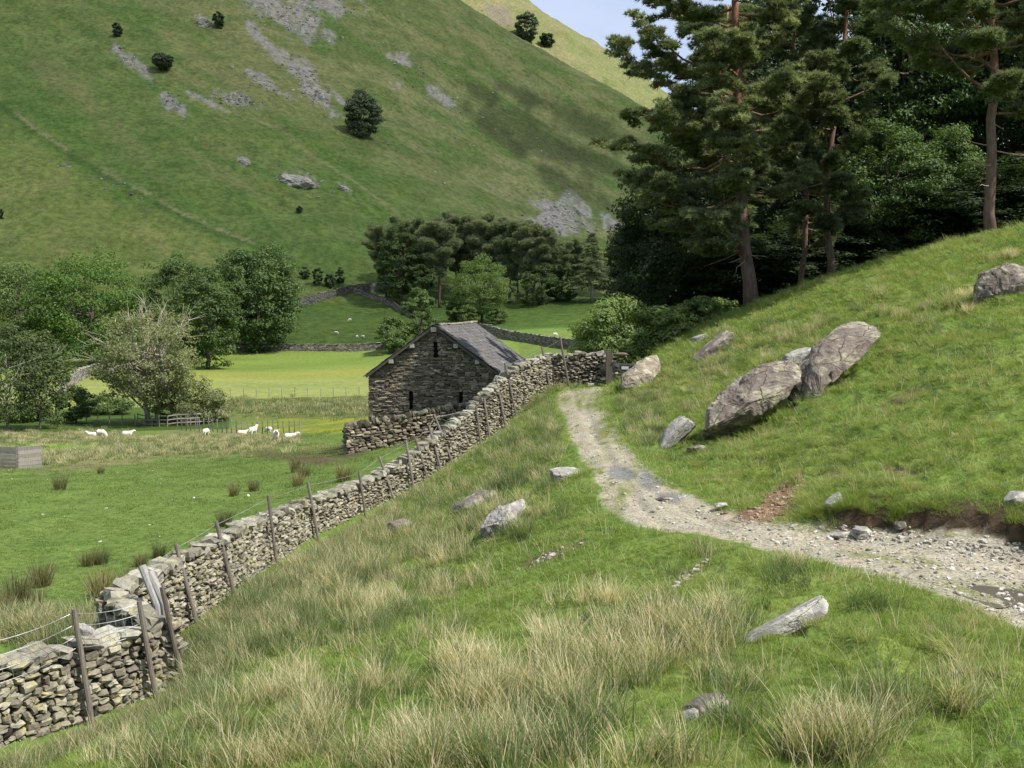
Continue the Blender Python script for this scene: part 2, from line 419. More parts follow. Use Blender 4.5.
def hl(x, y):
    """terrain height at world points"""
    x = np.asarray(x, float); y = np.asarray(y, float)
    a = np.arctan2(x, y); lr = .5 * np.log(x * x + y * y + 1e-9)
    i = np.clip(np.searchsorted(AZ, a) - 1, 0, len(AZ) - 2); j = np.clip(np.searchsorted(LRS, lr) - 1, 0, len(LRS) - 2)
    u = np.clip((a - AZ[i]) / (AZ[i + 1] - AZ[i]), 0, 1); v = np.clip((lr - LRS[j]) / (LRS[j + 1] - LRS[j]), 0, 1)
    return (Z[j, i] * (1 - u) + Z[j, i + 1] * u) * (1 - v) + (Z[j + 1, i] * (1 - u) + Z[j + 1, i + 1] * u) * v
def look(T, x, y):
    a = np.arctan2(x, y); lr = .5 * np.log(x * x + y * y + 1e-9)
    i = np.clip(np.searchsorted(AZ, a), 0, len(AZ) - 1); j = np.clip(np.searchsorted(LRS, lr), 0, len(LRS) - 1)
    return T[j, i]
def hit(px, py, rmin=4.0, rmax=1700.0):
    """first ground point seen along each pixel's ray"""
    d = ray(np.atleast_1d(px).astype(float), np.atleast_1d(py).astype(float)); hz = np.hypot(d[:, 0], d[:, 1])[:, None]; d = d / hz
    n = len(d); done = np.zeros(n, bool); res = np.full(n, float(rmax)); prev = np.full(n, float(rmin)); r = float(rmin)
    while r < rmax:
        act = ~done
        if not act.any(): break
        q = d[act] * r
        b = q[:, 2] < hl(q[:, 0], q[:, 1])
        idx = np.where(act)[0]
        res[idx[b]] = r; done[idx[b]] = True; prev[idx[~b]] = r
        r *= 1.012
    lo = prev.copy(); hi = res.copy()
    for _ in range(9):
        mid = (lo + hi) / 2; q = d * mid[:, None]
        b = q[:, 2] < hl(q[:, 0], q[:, 1])
        hi = np.where(b, mid, hi); lo = np.where(b, lo, mid)
    P = d * hi[:, None]; P[:, 2] = hl(P[:, 0], P[:, 1])
    return P
def hit1(px, py, **k): return hit([px], [py], **k)[0]
def ground(px, Y):
    """ground point at the azimuth of column px, distance Y"""
    x = (px - CX) / FPX * Y
    for _ in range(4):
        z = float(hl(x, Y)); x = (px - CX) / FPX * (Y * cp - z * sp)
    return np.array([x, Y, z])

# ------------------------------------------------------------------ colour of the ground (albedo only)
GPX, GPY = project(np.stack([GX, GY, Z], -1))
n_big = fbm(GX * .25, GY * .25, 4); n_mid = fbm(GX * .9, GY * .9, 4); n_fin = fbm(GX * 4, GY * 4, 3)
C = np.zeros(GX.shape + (3,))
def put(mask, col):
    global C
    nz = mask > .004
    C[nz] += (np.asarray(col) - C[nz]) * mask[nz][:, None]
def blend(mask, c): put(np.clip(mask, 0, 1), c)
_wc = {}
def wnoise(ws):
    if ws not in _wc: _wc[ws] = fbm(GPX * ws, GPY * ws, 4)
    return _wc[ws]
def ell(cx, cy, rx, ry, ang=0, soft=.5, warp=.35, ws=.03):
    t = math.radians(ang); dx = GPX - cx; dy = GPY - cy
    u = (dx * math.cos(t) + dy * math.sin(t)) / rx; v = (-dx * math.sin(t) + dy * math.cos(t)) / ry
    d = np.sqrt(u * u + v * v) + warp * wnoise(ws)
    return sstep(1 + soft, 1 - soft, d)
# near bank and hillside
C[:] = (.092, .138, .030)
blend(sstep(-.1, .5, n_big) * .6, (.135, .165, .042)); blend(sstep(.1, .6, n_mid) * .5, (.075, .11, .028)); blend(sstep(.25, .7, n_fin) * .4, (.16, .15, .07))
# pasture
past = (WSD < 0) & (GR < 133) & (GR > 1)
pm = past.astype(float)
blend(pm, (.090, .135, .032)); blend(pm * sstep(0, .5, n_big) * .6, (.105, .16, .036)); blend(pm * sstep(.1, .6, n_mid) * .35, (.062, .11, .024))
rushband = np.clip(ell(120, 452, 170, 17, -6, .4, .5) + ell(20, 438, 90, 11, 0, .4, .5) + ell(260, 445, 70, 9, 3, .4, .5), 0, 1) * pm * (GPY < 475)
blend(rushband * sstep(-.35, .2, fbm(GX * .35, GY * .16, 4)) * .85, (.15, .13, .07))
blend(ell(45, 447, 60, 3, 0, .4, .3) * pm, (.10, .19, .02))
blend(ell(300, 458, 42, 5, 5, .4, .6) * pm, (.09, .065, .045)); blend(ell(345, 452, 20, 5, 0, .4, .6) * pm, (.075, .055, .04))
yel = sstep(225, 290, GPX) * sstep(436, 430, GPY) * sstep(408, 420, GPY) * pm
blend(yel * .85 * sstep(-.4, .3, n_big), (.19, .19, .014))
# meadow
mead = ((GR >= 133) & (GR < 300)).astype(float) * (GPX < 520)
blend(mead, (.165, .195, .060)); blend(mead * sstep(0, .5, fbm(GX * .06, GY * .2, 4)) * .6, (.20, .21, .07))
blend(mead * sstep(.05, .45, fbm(GX * .12, GY * .35, 5)) * .55, (.12, .17, .04)); blend(mead * sstep(.1, .5, fbm(GX * .4, GY * .8 + 5, 4)) * .5, (.24, .24, .06))
blend(mead * sstep(200, 225, GR) * .7, (.165, .18, .034)); blend(mead * sstep(235, 255, GR) * .7, (.10, .16, .034))
rough = ((GR >= 118) & (GR < 162)).astype(float) * sstep(205, 250, GPX) * (GPX < 520) * sstep(421, 416, GPY)
blend(rough, (.075, .10, .025)); blend(rough * sstep(0, .4, n_mid), (.13, .12, .05)); blend(rough * sstep(.1, .5, fbm(GX * .5, GY * .5, 3)), (.035, .055, .018))
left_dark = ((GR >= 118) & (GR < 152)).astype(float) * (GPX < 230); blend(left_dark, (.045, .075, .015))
# foot-slope fields
foot = ((GR >= 280) & (GR < 420)).astype(float)
blend(foot * (GR > 300), (.072, .118, .028)); blend(foot * (GPX > 500) * sstep(300, 320, GPY), (.095, .155, .032)); blend(foot * sstep(0, .5, fbm(GX * .05, GY * .05, 4)) * .5, (.075, .115, .025))
# fell
fe = sstep(360, 400, GR) * (GPY < 303)
blend(fe, (.100, .138, .042))
fs = fbm(GX * .01, GY * .01, 5); f2 = fbm(GX * .05, GY * .05, 5)
dia = GPX * .53 - GPY                          # grows up the diagonal
upper = sstep(-5, 130, GPX * .62 - GPY + 70 * fs - 15)
blend(fe * upper * .8, (.128, .138, .060))
blend(fe * sstep(.05, .5, f2) * .45, (.10, .105, .035)); blend(fe * sstep(.05, .45, -f2) * .4, (.036, .062, .014))
du = GPX * .85 + GPY * .53; dv = GPY * .85 - GPX * .53
st1 = fbm(du * .012, dv * .075, 5); st2 = fbm(du * .05 + 9, dv * .22, 4); st3 = fbm(GPX * .35, GPY * .35, 3)
blend(fe * sstep(.05, .3, st1) * .75, (.058, .108, .024)); blend(fe * sstep(.05, .35, -st1) * .65 * (.15 + .85 * upper), (.150, .155, .072)); blend(fe * sstep(.1, .5, st2) * .4, (.125, .135, .055)); blend(fe * sstep(.12, .5, -st2) * .45, (.045, .078, .022)); blend(fe * sstep(.15, .5, st3) * .35, (.14, .145, .07)); blend(fe * sstep(.15, .5, -st3) * .35, (.045, .075, .02))
brk = sstep(0, .3, streak + .25 * f2) * fe
blend(brk * .5, (.052, .095, .022))
for e in [(95, 110, 70, 10, 42), (120, 140, 60, 9, 45), (215, 70, 55, 9, 35), (255, 95, 70, 6, 28), (60, 85, 45, 9, 30), (185, 10, 30, 6, 20), (190, 80, 28, 6, 20), (225, 175, 45, 7, 30), (440, 175, 40, 10, 30), (280, 70, 60, 30, 30)]:
    blend(fe * ell(*e, .6, .5) * .5, (.135, .135, .06))
for e in [(132, 63, 24, 5, 42), (174, 104, 17, 6, 38), (234, 99, 24, 6, 18), (208, 102, 26, 2.5, 26), (262, 80, 22, 4, 34), (308, 80, 40, 9, 50), (285, 15, 50, 12, 28), (262, 40, 26, 5, 50), (325, 5, 30, 8, 10), (340, 100, 14, 3, 50), (565, 214, 30, 11, 22), (553, 224, 22, 8, 8), (578, 205, 22, 6, 45), (440, 95, 16, 5, 40), (400, 60, 12, 3, 20), (620, 225, 24, 6, 20), (245, 160, 6, 4, 30)]:
    blend(fe * ell(*e, .3, 1.0, .07) * (.45 + .55 * sstep(-.3, .05, wnoise(.2) + .6 * st2)), (.205, .195, .195))
for e in [(300, 178, 18, 6, 15), (345, 188, 8, 3, 40), (205, 20, 10, 5, 30), (400, 55, 10, 4, 0), (395, 85, 7, 4, 0)]:
    blend(fe * ell(*e, .3, .8, .15) * sstep(-.15, .1, wnoise(.25)), (.20, .19, .17))
for e in [(540, 140, 60, 15, 30), (590, 125, 60, 12, 24), (500, 135, 35, 8, 40), (600, 165, 45, 10, 25), (480, 92, 22, 7, 20), (520, 95, 30, 7, 25), (570, 185, 40, 9, 28)]:
    blend(fe * ell(*e, .6, .8, .05) * .75, (.035, .045, .018))
low_side = sstep(-5, 45, (GPY - (100 + GPX * .56)) + 25 * fs)
blend(fe * low_side * .65, (.125, .158, .046)); blend(fe * low_side * sstep(.0, .4, f2 + .5 * st2) * .5, (.165, .165, .065))
band = sstep(-70, -20, (GPY - (100 + GPX * .56)) + 30 * fs) * (1 - low_side) + .8 * ell(400, 215, 130, 38, 30, .6, .6)
blend(fe * np.clip(band, 0, 1) * .6 * sstep(-.5, .1, st2), (.058, .112, .024))
# sheep track down the fell
pts = np.array([(0, 100), (40, 132), (105, 172), (140, 190), (180, 212), (215, 228), (255, 243)], float)
pd, psn = seg_dist(GPX + 2 * perlin(GPX * .05, GPY * .05), GPY, pts)
blend(fe * sstep(10, 3, pd + 3 * f2) * (psn < 0) * .75, (.040, .080, .018)); blend(fe * sstep(2.4, .6, pd + 1.6 * st3) * .75 * sstep(-.35, .1, perlin(GPX * .06, GPY * .06)), (.17, .165, .095))
pd2, _ = seg_dist(GPX, GPY + 2 * perlin(GPX * .05, GPY * .05), np.array([(190, 100), (250, 118), (280, 128), (310, 155), (350, 178), (400, 215)], float))
blend(fe * sstep(2.0, .5, pd2) * .6, (.17, .16, .085))
# far sunlit fell
ff = (GR > 1010).astype(float)
blend(ff, (.145, .155, .065)); blend(ff * sstep(0, .45, fbm(GX * .012, GY * .012, 5)) * .8, (.19, .165, .09)); blend(ff * sstep(.1, .5, fbm(GX * .03, GY * .02, 4)) * .6, (.09, .12, .03))
blend(ff * ell(500, 17, 14, 9, 40, .4, .6) * .8, (.16, .13, .11))
# track colour
grav = np.array((.275, .25, .20)); tm = sstep(.12, -.05, TSDw)
blend(tm, grav); blend(tm * sstep(-.05, .4, n_mid) * .5, (.22, .19, .13)); blend(tm * sstep(.15, .5, fbm(GX * 2.2, GY * 2.2, 4)) * .5, (.35, .33, .28))
gr_c = tm * np.clip(ell(607, 425, 8, 38, 12, .5, .6) + ell(585, 400, 40, 8, 0, .5, .5) + ell(625, 490, 8, 22, 25, .5, .7) + ell(990, 590, 60, 8, 8, .5, .6) + ell(900, 560, 50, 4, 8, .5, .6), 0, 1)
blend(gr_c * (.35 + .6 * sstep(-.2, .3, fbm(GX * 1.6, GY * .8, 4))), (.12, .14, .04)); blend(tm * sstep(560, 640, 700 - GPX + 0 * GPY) * sstep(-.1, .35, fbm(GX * 2.6, GY * 1.2 + 3, 4)) * .6, (.13, .145, .055)); blend(tm * sstep(-.5, .1, TSDw) * sstep(0, .4, n_fin) * .5, (.11, .12, .035))
blend(tm * np.clip(ell(652, 478, 13, 14, 40, .4, .6) + ell(622, 474, 12, 6, 10, .4, .5) + ell(668, 497, 12, 4, 10, .4, .5), 0, 1) * .85, (.13, .135, .145))
# bare soil
soil = np.clip(ell(785, 496, 26, 11, -35, .4, .5, .08) + ell(765, 512, 30, 8, -10, .4, .5, .08), 0, 1) * (TSD > -.25) * (GR < 40)
blend(soil, (.15, .095, .065))
cutm = cutzone * sstep(.75, .25, TSD) * sstep(.0, .1, TSDw)
blend(sstep(805, 850, GPX) * (GPY < 541 + (GPX - 800) * .15) * (GX > 3) * sstep(-.16, -.06, TSDw + .06 * perlin(GX * 5, GY * 5)) * sstep(.45, .25, TSDw), (.065, .046, .030));  # cut face: brown soil, darkened to paint in the undercut's shadow
for e in [(548, 556, 34, 5, -22), (690, 575, 22, 5, -40), (705, 705, 22, 8, -25), (910, 395, 30, 4, -25), (840, 470, 20, 5, -30), (900, 470, 25, 4, 10)]:
    blend(ell(*e, .4, .6, .1) * (GR < 60) * .85, (.10, .07, .045))
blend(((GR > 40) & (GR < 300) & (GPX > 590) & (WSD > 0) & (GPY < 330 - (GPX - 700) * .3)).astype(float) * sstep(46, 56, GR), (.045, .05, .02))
C = np.clip(C, .01, .5)

# ------------------------------------------------------------------ split into named sheets
TERR = {}
M_near = mat_terrain('turf_soil', 9, .35, .05, .5)
M_track = mat_terrain('gravel', 22, .42, .03, 3.0, .8)
M_field = mat_terrain('pasture_turf', 5, .3, .06, .35, .8)
M_mead = mat_terrain('meadow_grass', 1.6, .22, .1, .05)
M_fell = mat_terrain('fell_turf', .42, .28, 1.4, .09, .9, .36, .64)
def build_terrain():
    nr, nc = GX.shape
    cm = lambda T: (T[:-1, :-1] + T[1:, :-1] + T[:-1, 1:] + T[1:, 1:]) / 4
    r = cm(GR); w = cm(WSD); t = cm(TSDw); ppx = cm(GPX); ppy = cm(GPY)
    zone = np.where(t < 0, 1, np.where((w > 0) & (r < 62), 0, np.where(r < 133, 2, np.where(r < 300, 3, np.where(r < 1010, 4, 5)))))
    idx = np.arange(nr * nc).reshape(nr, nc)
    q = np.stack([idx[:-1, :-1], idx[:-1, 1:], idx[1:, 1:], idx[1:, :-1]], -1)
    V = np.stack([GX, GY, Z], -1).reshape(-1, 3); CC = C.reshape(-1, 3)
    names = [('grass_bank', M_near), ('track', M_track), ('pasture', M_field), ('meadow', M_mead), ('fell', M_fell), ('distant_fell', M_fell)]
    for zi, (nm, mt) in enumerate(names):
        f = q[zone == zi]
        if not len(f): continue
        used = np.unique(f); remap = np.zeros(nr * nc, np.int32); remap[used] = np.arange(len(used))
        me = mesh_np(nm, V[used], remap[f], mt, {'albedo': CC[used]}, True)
        TERR[nm] = tag(obj(nm, me), kind='structure')
build_terrain()
# ================================================================== DRY STONE, BARN, FENCES
def stone_template(n=2):
    """subdivided cube, verts in [-1,1]^3, quads"""
    vs = {}; Q = []
    def vid(p):
        k = tuple(np.round(p, 5)); 
        if k not in vs: vs[k] = len(vs)
        return vs[k]
    for ax in range(3):
        for s in (-1, 1):
            for i in range(n):
                for j in range(n):
                    c = []
                    for (a, b) in ((0, 0), (1, 0), (1, 1), (0, 1)):
                        p = [0, 0, 0]; p[ax] = s; p[(ax + 1) % 3] = -1 + 2 * (i + a) / n; p[(ax + 2) % 3] = -1 + 2 * (j + b) / n
                        c.append(vid(p))
                    Q.append(c if s > 0 else c[::-1])
    V = np.array([k for k in vs]); return V, np.array(Q)
ST_V, ST_Q = stone_template(2)
def stones(cent, half, X, Y, Zx, r, tint, jit=.22, sph=.5):
    """many stones: centres (n,3), half sizes (n,3), frames"""
    n = len(cent)
    T = ST_V / (np.linalg.norm(ST_V, axis=1)[:, None] ** sph) 
    V = T[None] * (1 + r.uniform(-jit, jit, (n, len(T), 3))) + r.uniform(-jit, jit, (n, len(T), 3)) * .6
    # one corner knocked off
    cut = r.normal(size=(n, 1, 3)); cut /= np.linalg.norm(cut, axis=2, keepdims=True)
    dd = (V * cut).sum(-1, keepdims=True); V = V - cut * np.clip(dd - .75, 0, None) * .8
    V = V * half[:, None, :]
    W = cent[:, None] + V[..., :1] * X[:, None] + V[..., 1:2] * Y[:, None] + V[..., 2:3] * Zx[:, None]
    F = (ST_Q[None] + (np.arange(n) * len(T))[:, None, None]).reshape(-1, 4)
    return W.reshape(-1, 3), F, np.repeat(tint, len(T))

class Path:
    def __init__(s, pts, extra=None):
        s.p = np.asarray(pts, float); d = np.linalg.norm(np.diff(s.p[:, :2], axis=0), axis=1)
        s.s = np.concatenate([[0], np.cumsum(d)]); s.L = s.s[-1]
    def at(s, t): return np.stack([np.interp(t, s.s, s.p[:, i]) for i in range(s.p.shape[1])], -1)
    def tan(s, t):
        a = s.at(np.clip(t - .25, 0, s.L)); b = s.at(np.clip(t + .25, 0, s.L)); d = (b - a)[..., :2]
        d = d / (np.linalg.norm(d, axis=-1, keepdims=True) + 1e-9)
        return np.concatenate([d, np.zeros(d.shape[:-1] + (1,))], -1)

def dry_wall(name, pts, heights, r, label, mats, ch=.10, sl=.20, th0=.62, th1=.42, cope=.2, sides=(1, -1), ends=False, group=None, zmode='min', tilt_cope=.3):
    """pts: wall centre line; right side (+1) is the front. Courses of separate stones, flat copestones on top"""
    pts = np.asarray(pts, float); P = Path(np.concatenate([pts, np.asarray(heights, float)[:, None]], 1))
    root = thing(name, pts[0], label, 'stone wall', group)
    org = pts[0]
    ts = np.linspace(0, P.L, max(8, int(P.L / .4)))
    c = P.at(ts); tn = P.tan(ts); nr_ = np.stack([tn[:, 1], -tn[:, 0], 0 * tn[:, 0]], 1)
    g0 = hl(c[:, 0] + nr_[:, 0] * .35, c[:, 1] + nr_[:, 1] * .35); g1 = hl(c[:, 0] - nr_[:, 0] * .35, c[:, 1] - nr_[:, 1] * .35)
    zfront = c[:, 2]; zlow = np.minimum(np.minimum(g0, g1), zfront) - .15
    ztop = zfront + c[:, 3]
    ker = np.ones(5) / 5; zt = np.convolve(np.pad(ztop, 2, 'edge'), ker, 'valid')
    ztop = zt
    mb = MB()
    # rubble core keeps daylight out of the joints
    for i in range(len(ts) - 1):
        a, b = c[i], c[i + 1]; na, nb = nr_[i], nr_[i + 1]
        w0, w1 = th0 / 2 - .10, th1 / 2 - .09
        v = []
        for (q, n_, zl, zt_) in ((a, na, zlow[i], ztop[i] - .04), (b, nb, zlow[i + 1], ztop[i + 1] - .04)):
            for (sg, ww, zz) in ((1, w0, zl), (1, w1, zt_), (-1, w1, zt_), (-1, w0, zl)):
                v.append([q[0] + n_[0] * sg * ww, q[1] + n_[1] * sg * ww, zz])
        Qs = [[0, 1, 5, 4], [1, 2, 6, 5], [2, 3, 7, 6]]
        if i == 0: Qs.append([3, 2, 1, 0])
        if i == len(ts) - 2: Qs.append([4, 5, 6, 7])
        mb.add(np.array(v) - org, Qs, a=.02)
    cents = []; halfs = []; Xs = []; Ys = []; Zs = []; tint = []
    hmax = (ztop - zlow).max()
    for sd in sides:
        z = 0.0
        while z < hmax:
            h = ch * r.uniform(.7, 1.35); t = r.uniform(-sl, 0)
            while t < P.L:
                l = sl * r.uniform(.55, 1.6); tm_ = t + l / 2
                if tm_ < -.05 or tm_ > P.L + .05: t += l; continue
                i = np.interp(tm_, ts, np.arange(len(ts))); zb = np.interp(tm_, ts, zlow); zt_ = np.interp(tm_, ts, ztop)
                zz = zb + z + h / 2 + r.normal(0, .018)
                if zz + h * .3 < zt_:
                    q = P.at(np.array(tm_)); tn_ = P.tan(np.array(tm_)); n_ = np.array([tn_[1], -tn_[0], 0])
                    f = (zz - zb) / max(zt_ - zb, .1); half_th = (th0 * (1 - f) + th1 * f) / 2
                    dep = .13 * r.uniform(.8, 1.2)
                    pos = np.array([q[0], q[1], zz]) + n_ * sd * (half_th - dep + r.normal(0, .018))
                    tilt = r.normal(0, .12); ca_, sa_ = math.cos(tilt), math.sin(tilt)
                    X = tn_ * ca_ + np.array([0, 0, 1]) * sa_; Zz = np.array([0, 0, 1]) * ca_ - tn_ * sa_
                    cents.append(pos); halfs.append([l * .52, dep, h * .53]); Xs.append(X); Ys.append(n_ * sd); Zs.append(Zz); tint.append(r.uniform(0, 1))
                t += l
            z += h * .93
    if ends:
        for (tt, sgn) in ((0.0, -1), (P.L, 1)):
            q = P.at(np.array(tt)); tn_ = P.tan(np.array(tt)); n_ = np.array([tn_[1], -tn_[0], 0]); zb = np.interp(tt, ts, zlow); zt_ = np.interp(tt, ts, ztop); z = 0
            while zb + z < zt_:
                h = ch * r.uniform(.8, 1.4); o = -th0 / 2
                while o < th0 / 2 - .05:
                    l = sl * r.uniform(.6, 1.5)
                    cents.append(np.array([q[0], q[1], zb + z + h / 2]) + n_ * (o + l / 2) + tn_ * sgn * (-.05 + r.normal(0, .02))); halfs.append([.12, l * .55, h * .55]); Xs.append(tn_ * sgn); Ys.append(n_); Zs.append(np.array([0, 0, 1.])); tint.append(r.uniform()); o += l
                z += h * .95
    V, F, A = stones(np.array(cents) - org, np.array(halfs), np.array(Xs), np.array(Ys), np.array(Zs), r, np.array(tint))
    mb.add(V, F, a=A)
    mb.build('wall_stones', mats[0], root)
    # copestones
    cents = []; halfs = []; Xs = []; Ys = []; Zs = []; tint = []
    t = 0.0
    while t < P.L:
        l = cope * r.uniform(.5, 1.5); q = P.at(np.array(t + l / 2)); tn_ = P.tan(np.array(t + l / 2)); n_ = np.array([tn_[1], -tn_[0], 0])
        hh = r.uniform(.06, .12) * (1 + .6 * tilt_cope); zt_ = np.interp(t + l / 2, ts, ztop)
        tilt = r.normal(tilt_cope * .5, .2); roll = r.normal(0, .12); ca_, sa_ = math.cos(tilt), math.sin(tilt)
        X = tn_ * ca_ + np.array([0, 0, 1]) * sa_; Zz = np.array([0, 0, 1]) * ca_ - tn_ * sa_
        Yv = n_ * math.cos(roll) + Zz * math.sin(roll); Zz = np.cross(X, Yv); Zz = -Zz if Zz[2] < 0 else Zz
        cents.append([q[0] + n_[0] * r.normal(0, .04), q[1] + n_[1] * r.normal(0, .04), zt_ + hh * .7]); halfs.append([l * .56, th1 / 2 * r.uniform(.95, 1.3), hh]); Xs.append(X); Ys.append(Yv); Zs.append(Zz); tint.append(r.uniform(0, 1))
        t += l * .93
    V, F, A = stones(np.array(cents) - org, np.array(halfs), np.array(Xs), np.array(Ys), np.array(Zs), r, np.array(tint))
    m2 = MB(); m2.add(V, F, a=A); m2.build('copestones', mats[1], root)
    return root

M_wall = mat_stone('wall_stone', [(0, (.03, .026, .02)), (.03, (.03, .026, .02)), (.05, (.13, .117, .09)), (.4, (.205, .185, .14)), (.75, (.27, .245, .18)), (1, (.37, .35, .28))], (.40, .36, .17), .55, 16, .02)
M_cope = mat_stone('cope_stone', [(0, (.15, .14, .11)), (.5, (.225, .21, .165)), (1, (.34, .325, .265))], (.36, .33, .16), .55, 12, .02)
M_wall2 = mat_stone('slate_rubble', [(0, (.015, .013, .012)), (.03, (.015, .013, .012)), (.05, (.085, .07, .052)), (.5, (.185, .155, .115)), (.8, (.29, .25, .185)), (1, (.45, .40, .30))], (.16, .15, .08), .66, 16, .02)
M_farwall = mat_stone('far_wall_stone', [(0, (.10, .09, .075)), (.5, (.19, .175, .15)), (1, (.30, .28, .24))], None, .6, 4, .03)

def off(pts, d):
    p = np.asarray(pts, float).copy(); P = Path(p); t = P.tan(P.s); p[:, 0] -= t[:, 1] * d; p[:, 1] += t[:, 0] * d
    return p
def heights_from(L, W):
    return [max(.5, (at(p, tp, Y)[2] - w_[2])) for (p, b, Y, tp), w_ in zip(L, W)]
r = np.random.default_rng(11)
nwz = nw.copy(); fwz = fw.copy()
dry_wall('dry_stone_wall', off(nwz, .3), [h - .2 for h in heights_from(NEARW, nw)], r, 'sunlit dry stone wall of big pale stones nearest the viewer, ending in a squared corner', (M_wall, M_cope), .105, .165, .62, .44, .38, ends=True, tilt_cope=0.0)
dry_wall('dry_stone_wall', off(fwz, .3), heights_from(FARW, fw), r, 'long dry stone wall running up beside the grassy bank from the fence posts to the gate', (M_wall, M_cope), .078, .165, .62, .42, .22, ends=True, tilt_cope=.25)
a_ = off(nwz, .3)[-1] + np.array([.0, -.1, 0]); b_ = off(fwz, .3)[0] + np.array([-.05, .1, 0]); dry_wall('dry_stone_wall', [a_, (a_ + b_) / 2, b_], [1.0, .95, .9], r, 'short cross piece of dry stone wall joining the nearest wall to the long wall behind the pale posts', (M_wall, M_cope), .12, .2, .62, .46, .4, ends=True, tilt_cope=0.0)
# short dark wall in front of the barn
lw = np.array([at(347, 452, 53), at(400, 447, 54), at(450, 441, 55), at(470, 440, 55.3)])
for q in lw: q[2] = hl(q[0], q[1])
lwt = [at(347, 430, 53)[2], at(400, 420, 54)[2], at(450, 410, 55)[2], at(470, 406, 55.3)[2]]
dry_wall('dry_stone_wall', off(lw, .3), [t - q[2] for t, q in zip(lwt, lw)], r, 'short dark dry stone wall with upright copes in front of the barn gable', (M_wall2, mat_stone('dark_cope', [(0, (.07, .065, .05)), (.6, (.16, .145, .11)), (1, (.28, .25, .17))], (.2, .18, .08), .6)), .13, .28, .6, .42, .22, ends=True, tilt_cope=.9)

# far field walls: same builder, coarse stones
def far_wall(pxs, h, label, ch=.3, sl=.8):
    pts = np.array([ground(p, Y) for p, Y in pxs]); 
    n = max(2, int(Path(pts).L / 6)); tt = np.linspace(0, Path(pts).L, n); P = Path(pts).at(tt); P[:, 2] = hl(P[:, 0], P[:, 1])
    dry_wall('field_wall', P, [h] * n, r, label, (M_farwall, M_farwall), ch, sl, .9, .7, .9, sides=(1,), tilt_cope=.2)
far_wall([(232, 292), (300, 291), (372, 290), (385, 290)], 1.7, 'long low grey field wall along the back of the yellow-green meadow left of the barn')
def ridge_wall(pix, h, label):
    H = hit([p[0] for p in pix], [p[1] for p in pix], 200, 900)
    far_wall([(px_, float(q[1])) for (px_, _), q in zip(pix, H)], h, label)
ridge_wall([(298, 306), (320, 301), (340, 295), (358, 290), (390, 290)], 2.4, 'thick grey stone wall curving up the slope left of the dark pine clump')
ridge_wall([(352, 292), (372, 298), (390, 305), (412, 318)], 1.6, 'thin stone wall dropping down the slope towards the round bushes behind the barn')
ridge_wall([(478, 331), (505, 339), (535, 343), (575, 349), (600, 350)], 2.0, 'dark field wall crossing the green slope right of the barn roof')
far_wall([(62, 160), (66, 175), (80, 200), (100, 222), (135, 232)], 1.9, 'pale stone wall running across the meadow behind the half bare tree', .3, .8)

